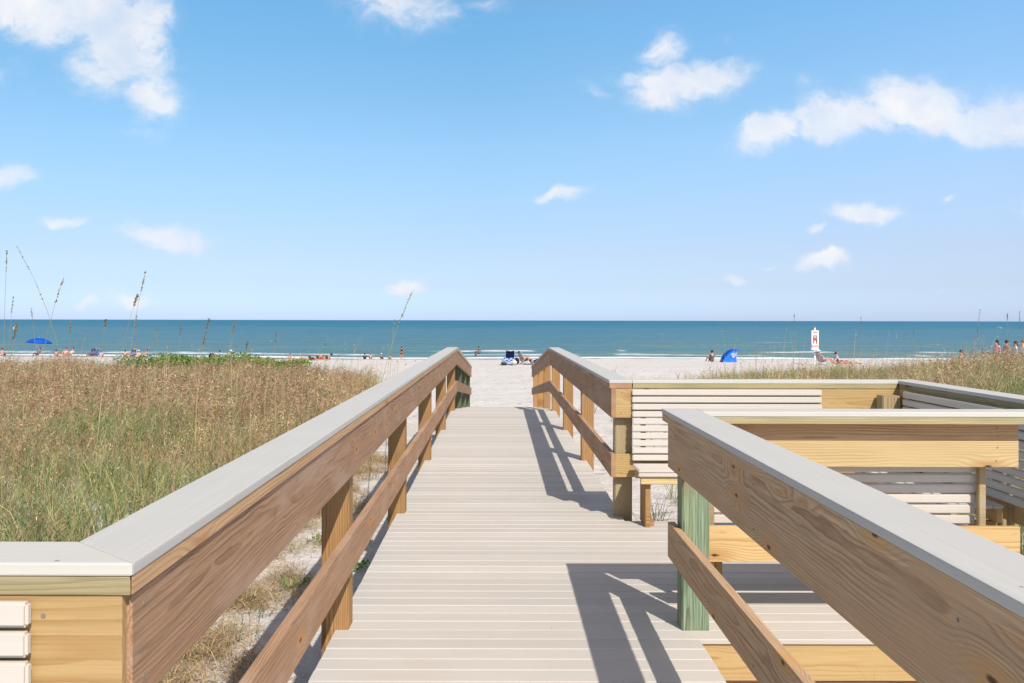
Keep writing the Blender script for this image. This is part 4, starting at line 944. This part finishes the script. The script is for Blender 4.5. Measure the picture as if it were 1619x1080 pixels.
def tent():
    Y = 70; p0 = at(1154, Y); t = empty('beach_tent', p0, 'bright blue beach shelter with a white patch standing on the sand', 'tent'); mpp = Y / F
    # sail-like shell: an arch swept up from the left foot to a pointed brow on the right
    W_ = 13.5 * mpp; H_ = (569.5 - 548) * mpp; mw = Matrix.Translation(p0 + Vector((0, 0, -.02)))
    out = [(-1.0, 0), (-.86, .28), (-.66, .55), (-.38, .78), (0, .95), (.35, 1.0), (.70, .98), (1.04, .93)]
    bm = bmesh.new(); g = []
    for (x, z) in out:
        hw = .62 * (1 - .72 * max(0, x)) * (.55 + .45 * min(1, z * 1.6) if z < .6 else 1); row = []
        for k in range(9):
            v_ = k / 8 * 2 - 1; row.append(bm.verts.new((x * W_ - .10 * W_ * v_ * v_ * (x > -.9), v_ * hw, max(0, z * H_ - v_ * v_ * .16 * H_ * (z > .1)))))
        g.append(row)
    for a, c in zip(g, g[1:]):
        for i in range(8): bm.faces.new((a[i], a[i + 1], c[i + 1], c[i]))
    bmesh.ops.solidify(bm, geom=bm.faces[:], thickness=.012); bm_obj('canopy', bm, flat('tent_blue', (.012, .16, .74), rough=.55), t, mw, True)
    def panel(name, pts, col, y0, th=.01):
        bm = bmesh.new(); f = bm.faces.new([bm.verts.new((x * W_, y0 - .30 * z + .55 * z * max(0, x) , z * H_)) for x, z in pts]); r_ = bmesh.ops.solidify(bm, geom=[f], thickness=th); bm_obj(name, bm, col, t, mw)
    def side(sg, nm):
        bm = bmesh.new(); top = [(x, z) for x, z in out[:7]] + [(.62, 0)]
        vs_ = []
        for (x, z) in top:
            hw = .62 * (1 - .72 * max(0, x)) * (.55 + .45 * min(1, z * 1.6) if z < .6 else 1); zz = max(0, z - .16 * (z > .1)); vs_.append(bm.verts.new((x * W_ - (.10 * W_ if x > -.9 and z > 0 else 0), sg * hw if z > 0 else sg * .5, zz * H_)))
        f = bm.faces.new(vs_); bmesh.ops.triangulate(bm, faces=[f]); bmesh.ops.solidify(bm, geom=bm.faces[:], thickness=.01); bm_obj(nm, bm, flat('tent_mid_blue', (.02, .20, .80), rough=.55), t, mw)
    side(-1, 'side_panel'); side(1, 'side_panel')
    bm = bmesh.new(); f = bm.faces.new([bm.verts.new((x * W_, -.66 + .06 * z, z * H_)) for x, z in ((-.12, .62), (.08, .72), (.55, .68), (.42, .50), (.16, .34), (.06, .40))]); bmesh.ops.solidify(bm, geom=[f], thickness=.01); bm_obj('window_patch', bm, flat('tent_white', (.75, .78, .82), rough=.6), t, mw)
    bm_obj('pole', poly_tube([(.60 * W_, -.45, 0), (.66 * W_, -.36, H_ * .5), (.80 * W_, -.2, H_ * .93)], [.012] * 3, 6), flat('white_pole', (.6, .6, .6)), t, mw)
tent()
def rescue_board():
    Y = 64; mpp = Y / F; p0 = at(1288.5, Y); t = empty('rescue_board', p0, 'white lifesaving board on a pole holding a red rescue ring', 'sign'); mw = Matrix.Translation(p0)
    zy = lambda y: CAMH - (y + 1.0 - HY) / F * Y - p0.z
    wht = flat('board_white', (.80, .80, .80), rough=.5); red = flat('rescue_red', (.62, .10, .07), rough=.5); pnk = flat('band_pink', (.75, .33, .33), rough=.6); gry = flat('board_grey', (.35, .42, .40), rough=.6)
    def bx(bm, x0, x1, y0, y1, z0, z1, bev=.008):
        r = bmesh.ops.create_cube(bm, size=1, matrix=Matrix.Translation(((x0 + x1) / 2, (y0 + y1) / 2, (z0 + z1) / 2)) @ Matrix.Diagonal((x1 - x0, y1 - y0, z1 - z0, 1)))
        if bev: bmesh.ops.bevel(bm, geom=list({e for v in r['verts'] for e in v.link_edges}), offset=bev, segments=2, affect='EDGES')
    bm = bmesh.new(); bx(bm, -.045, .045, -.02, .07, -.5, zy(516)); bm_obj('pole', bm, wht, t, mw)
    hw = 5.6 * mpp; z1, z0 = zy(520.5), zy(551.5); bm = bmesh.new()
    bx(bm, -hw, hw, -.045, -.021, zy(527.5), z1); bx(bm, -hw, hw, -.045, -.021, z0, zy(541.5)); fw_ = .16 * hw * 2 * .5
    bx(bm, -hw, -hw + .085, -.045, -.021, zy(541.5), zy(527.5), 0); bx(bm, hw - .085, hw, -.045, -.021, zy(541.5), zy(527.5), 0); bm_obj('panel', bm, wht, t, mw)
    bm = bmesh.new(); bx(bm, -hw + .085, hw - .085, -.03, -.022, zy(530), zy(527.6), 0); bm_obj('inner_panel', bm, gry, t, mw)
    bm = bmesh.new(); bx(bm, -hw * .7, hw * .7, -.05, -.0455, zy(524.6), zy(523.2), 0)
    for k in range(5): bx(bm, -hw * .55 + k * hw * .22, -hw * .42 + k * hw * .22, -.05, -.0455, zy(522.6), zy(521.8), 0)
    bm_obj('red_lettering', bm, red, t, mw)
    bm = bmesh.new(); bx(bm, -hw * .94, hw * .94, -.05, -.0455, zy(547.2), zy(543.8), 0); bm_obj('pink_band', bm, pnk, t, mw)
    # ring hanging behind the opening, its edges showing at the sides
    def torus(bm, R0, r0, M_, rx=1):
        n, m_ = 28, 10; g = [[bm.verts.new(M_ @ Vector(((R0 + r0 * math.cos(c)) * math.cos(a), r0 * math.sin(c), (R0 + r0 * math.cos(c)) * math.sin(a)))) for c in [2 * math.pi * k / m_ for k in range(m_)]] for a in [2 * math.pi * k / n for k in range(n)]]
        for i in range(n):
            for j in range(m_): bm.faces.new((g[i][j], g[(i + 1) % n][j], g[(i + 1) % n][(j + 1) % m_], g[i][(j + 1) % m_]))
    ring = tag(empty('life_ring', p0 + Vector((0, .0, 0)), 'red life ring hanging on the white lifesaving board', 'life ring'), None)
    bm = bmesh.new(); torus(bm, .20, .045, Matrix.Translation((-.04, .04, zy(537)))); bm_obj('ring', bm, red, ring, mw, True)
    bm = bmesh.new(); bmesh.ops.create_uvsphere(bm, u_segments=16, v_segments=10, radius=1, matrix=Matrix.Translation((0, -.06, zy(533.5))) @ Matrix.Diagonal((.125, .05, .085, 1)))
    o = bm_obj('rescue_float', bm, red, None, mw, True); tag(o, 'small red float in the opening of the lifesaving board', 'float')
rescue_board()
Yb = 400; bx_ = (22.5 - VPX) / F * Yb
bm = bmesh.new(); bmesh.ops.create_uvsphere(bm, u_segments=20, v_segments=12, radius=.55); bmesh.ops.create_cone(bm, cap_ends=True, segments=16, radius1=.5, radius2=.3, depth=.5, matrix=Matrix.Translation((0, 0, -.5))); tube_path(bm, [(0, 0, .5), (0, 0, .8)], .05)
tag(bm_obj('buoy', bm, flat('buoy_yellow', (.75, .62, .18), rough=.5), None, Matrix.Translation((bx_, Yb, WZ + .35)), True), 'small yellow buoy floating far left on the sea', 'buoy')
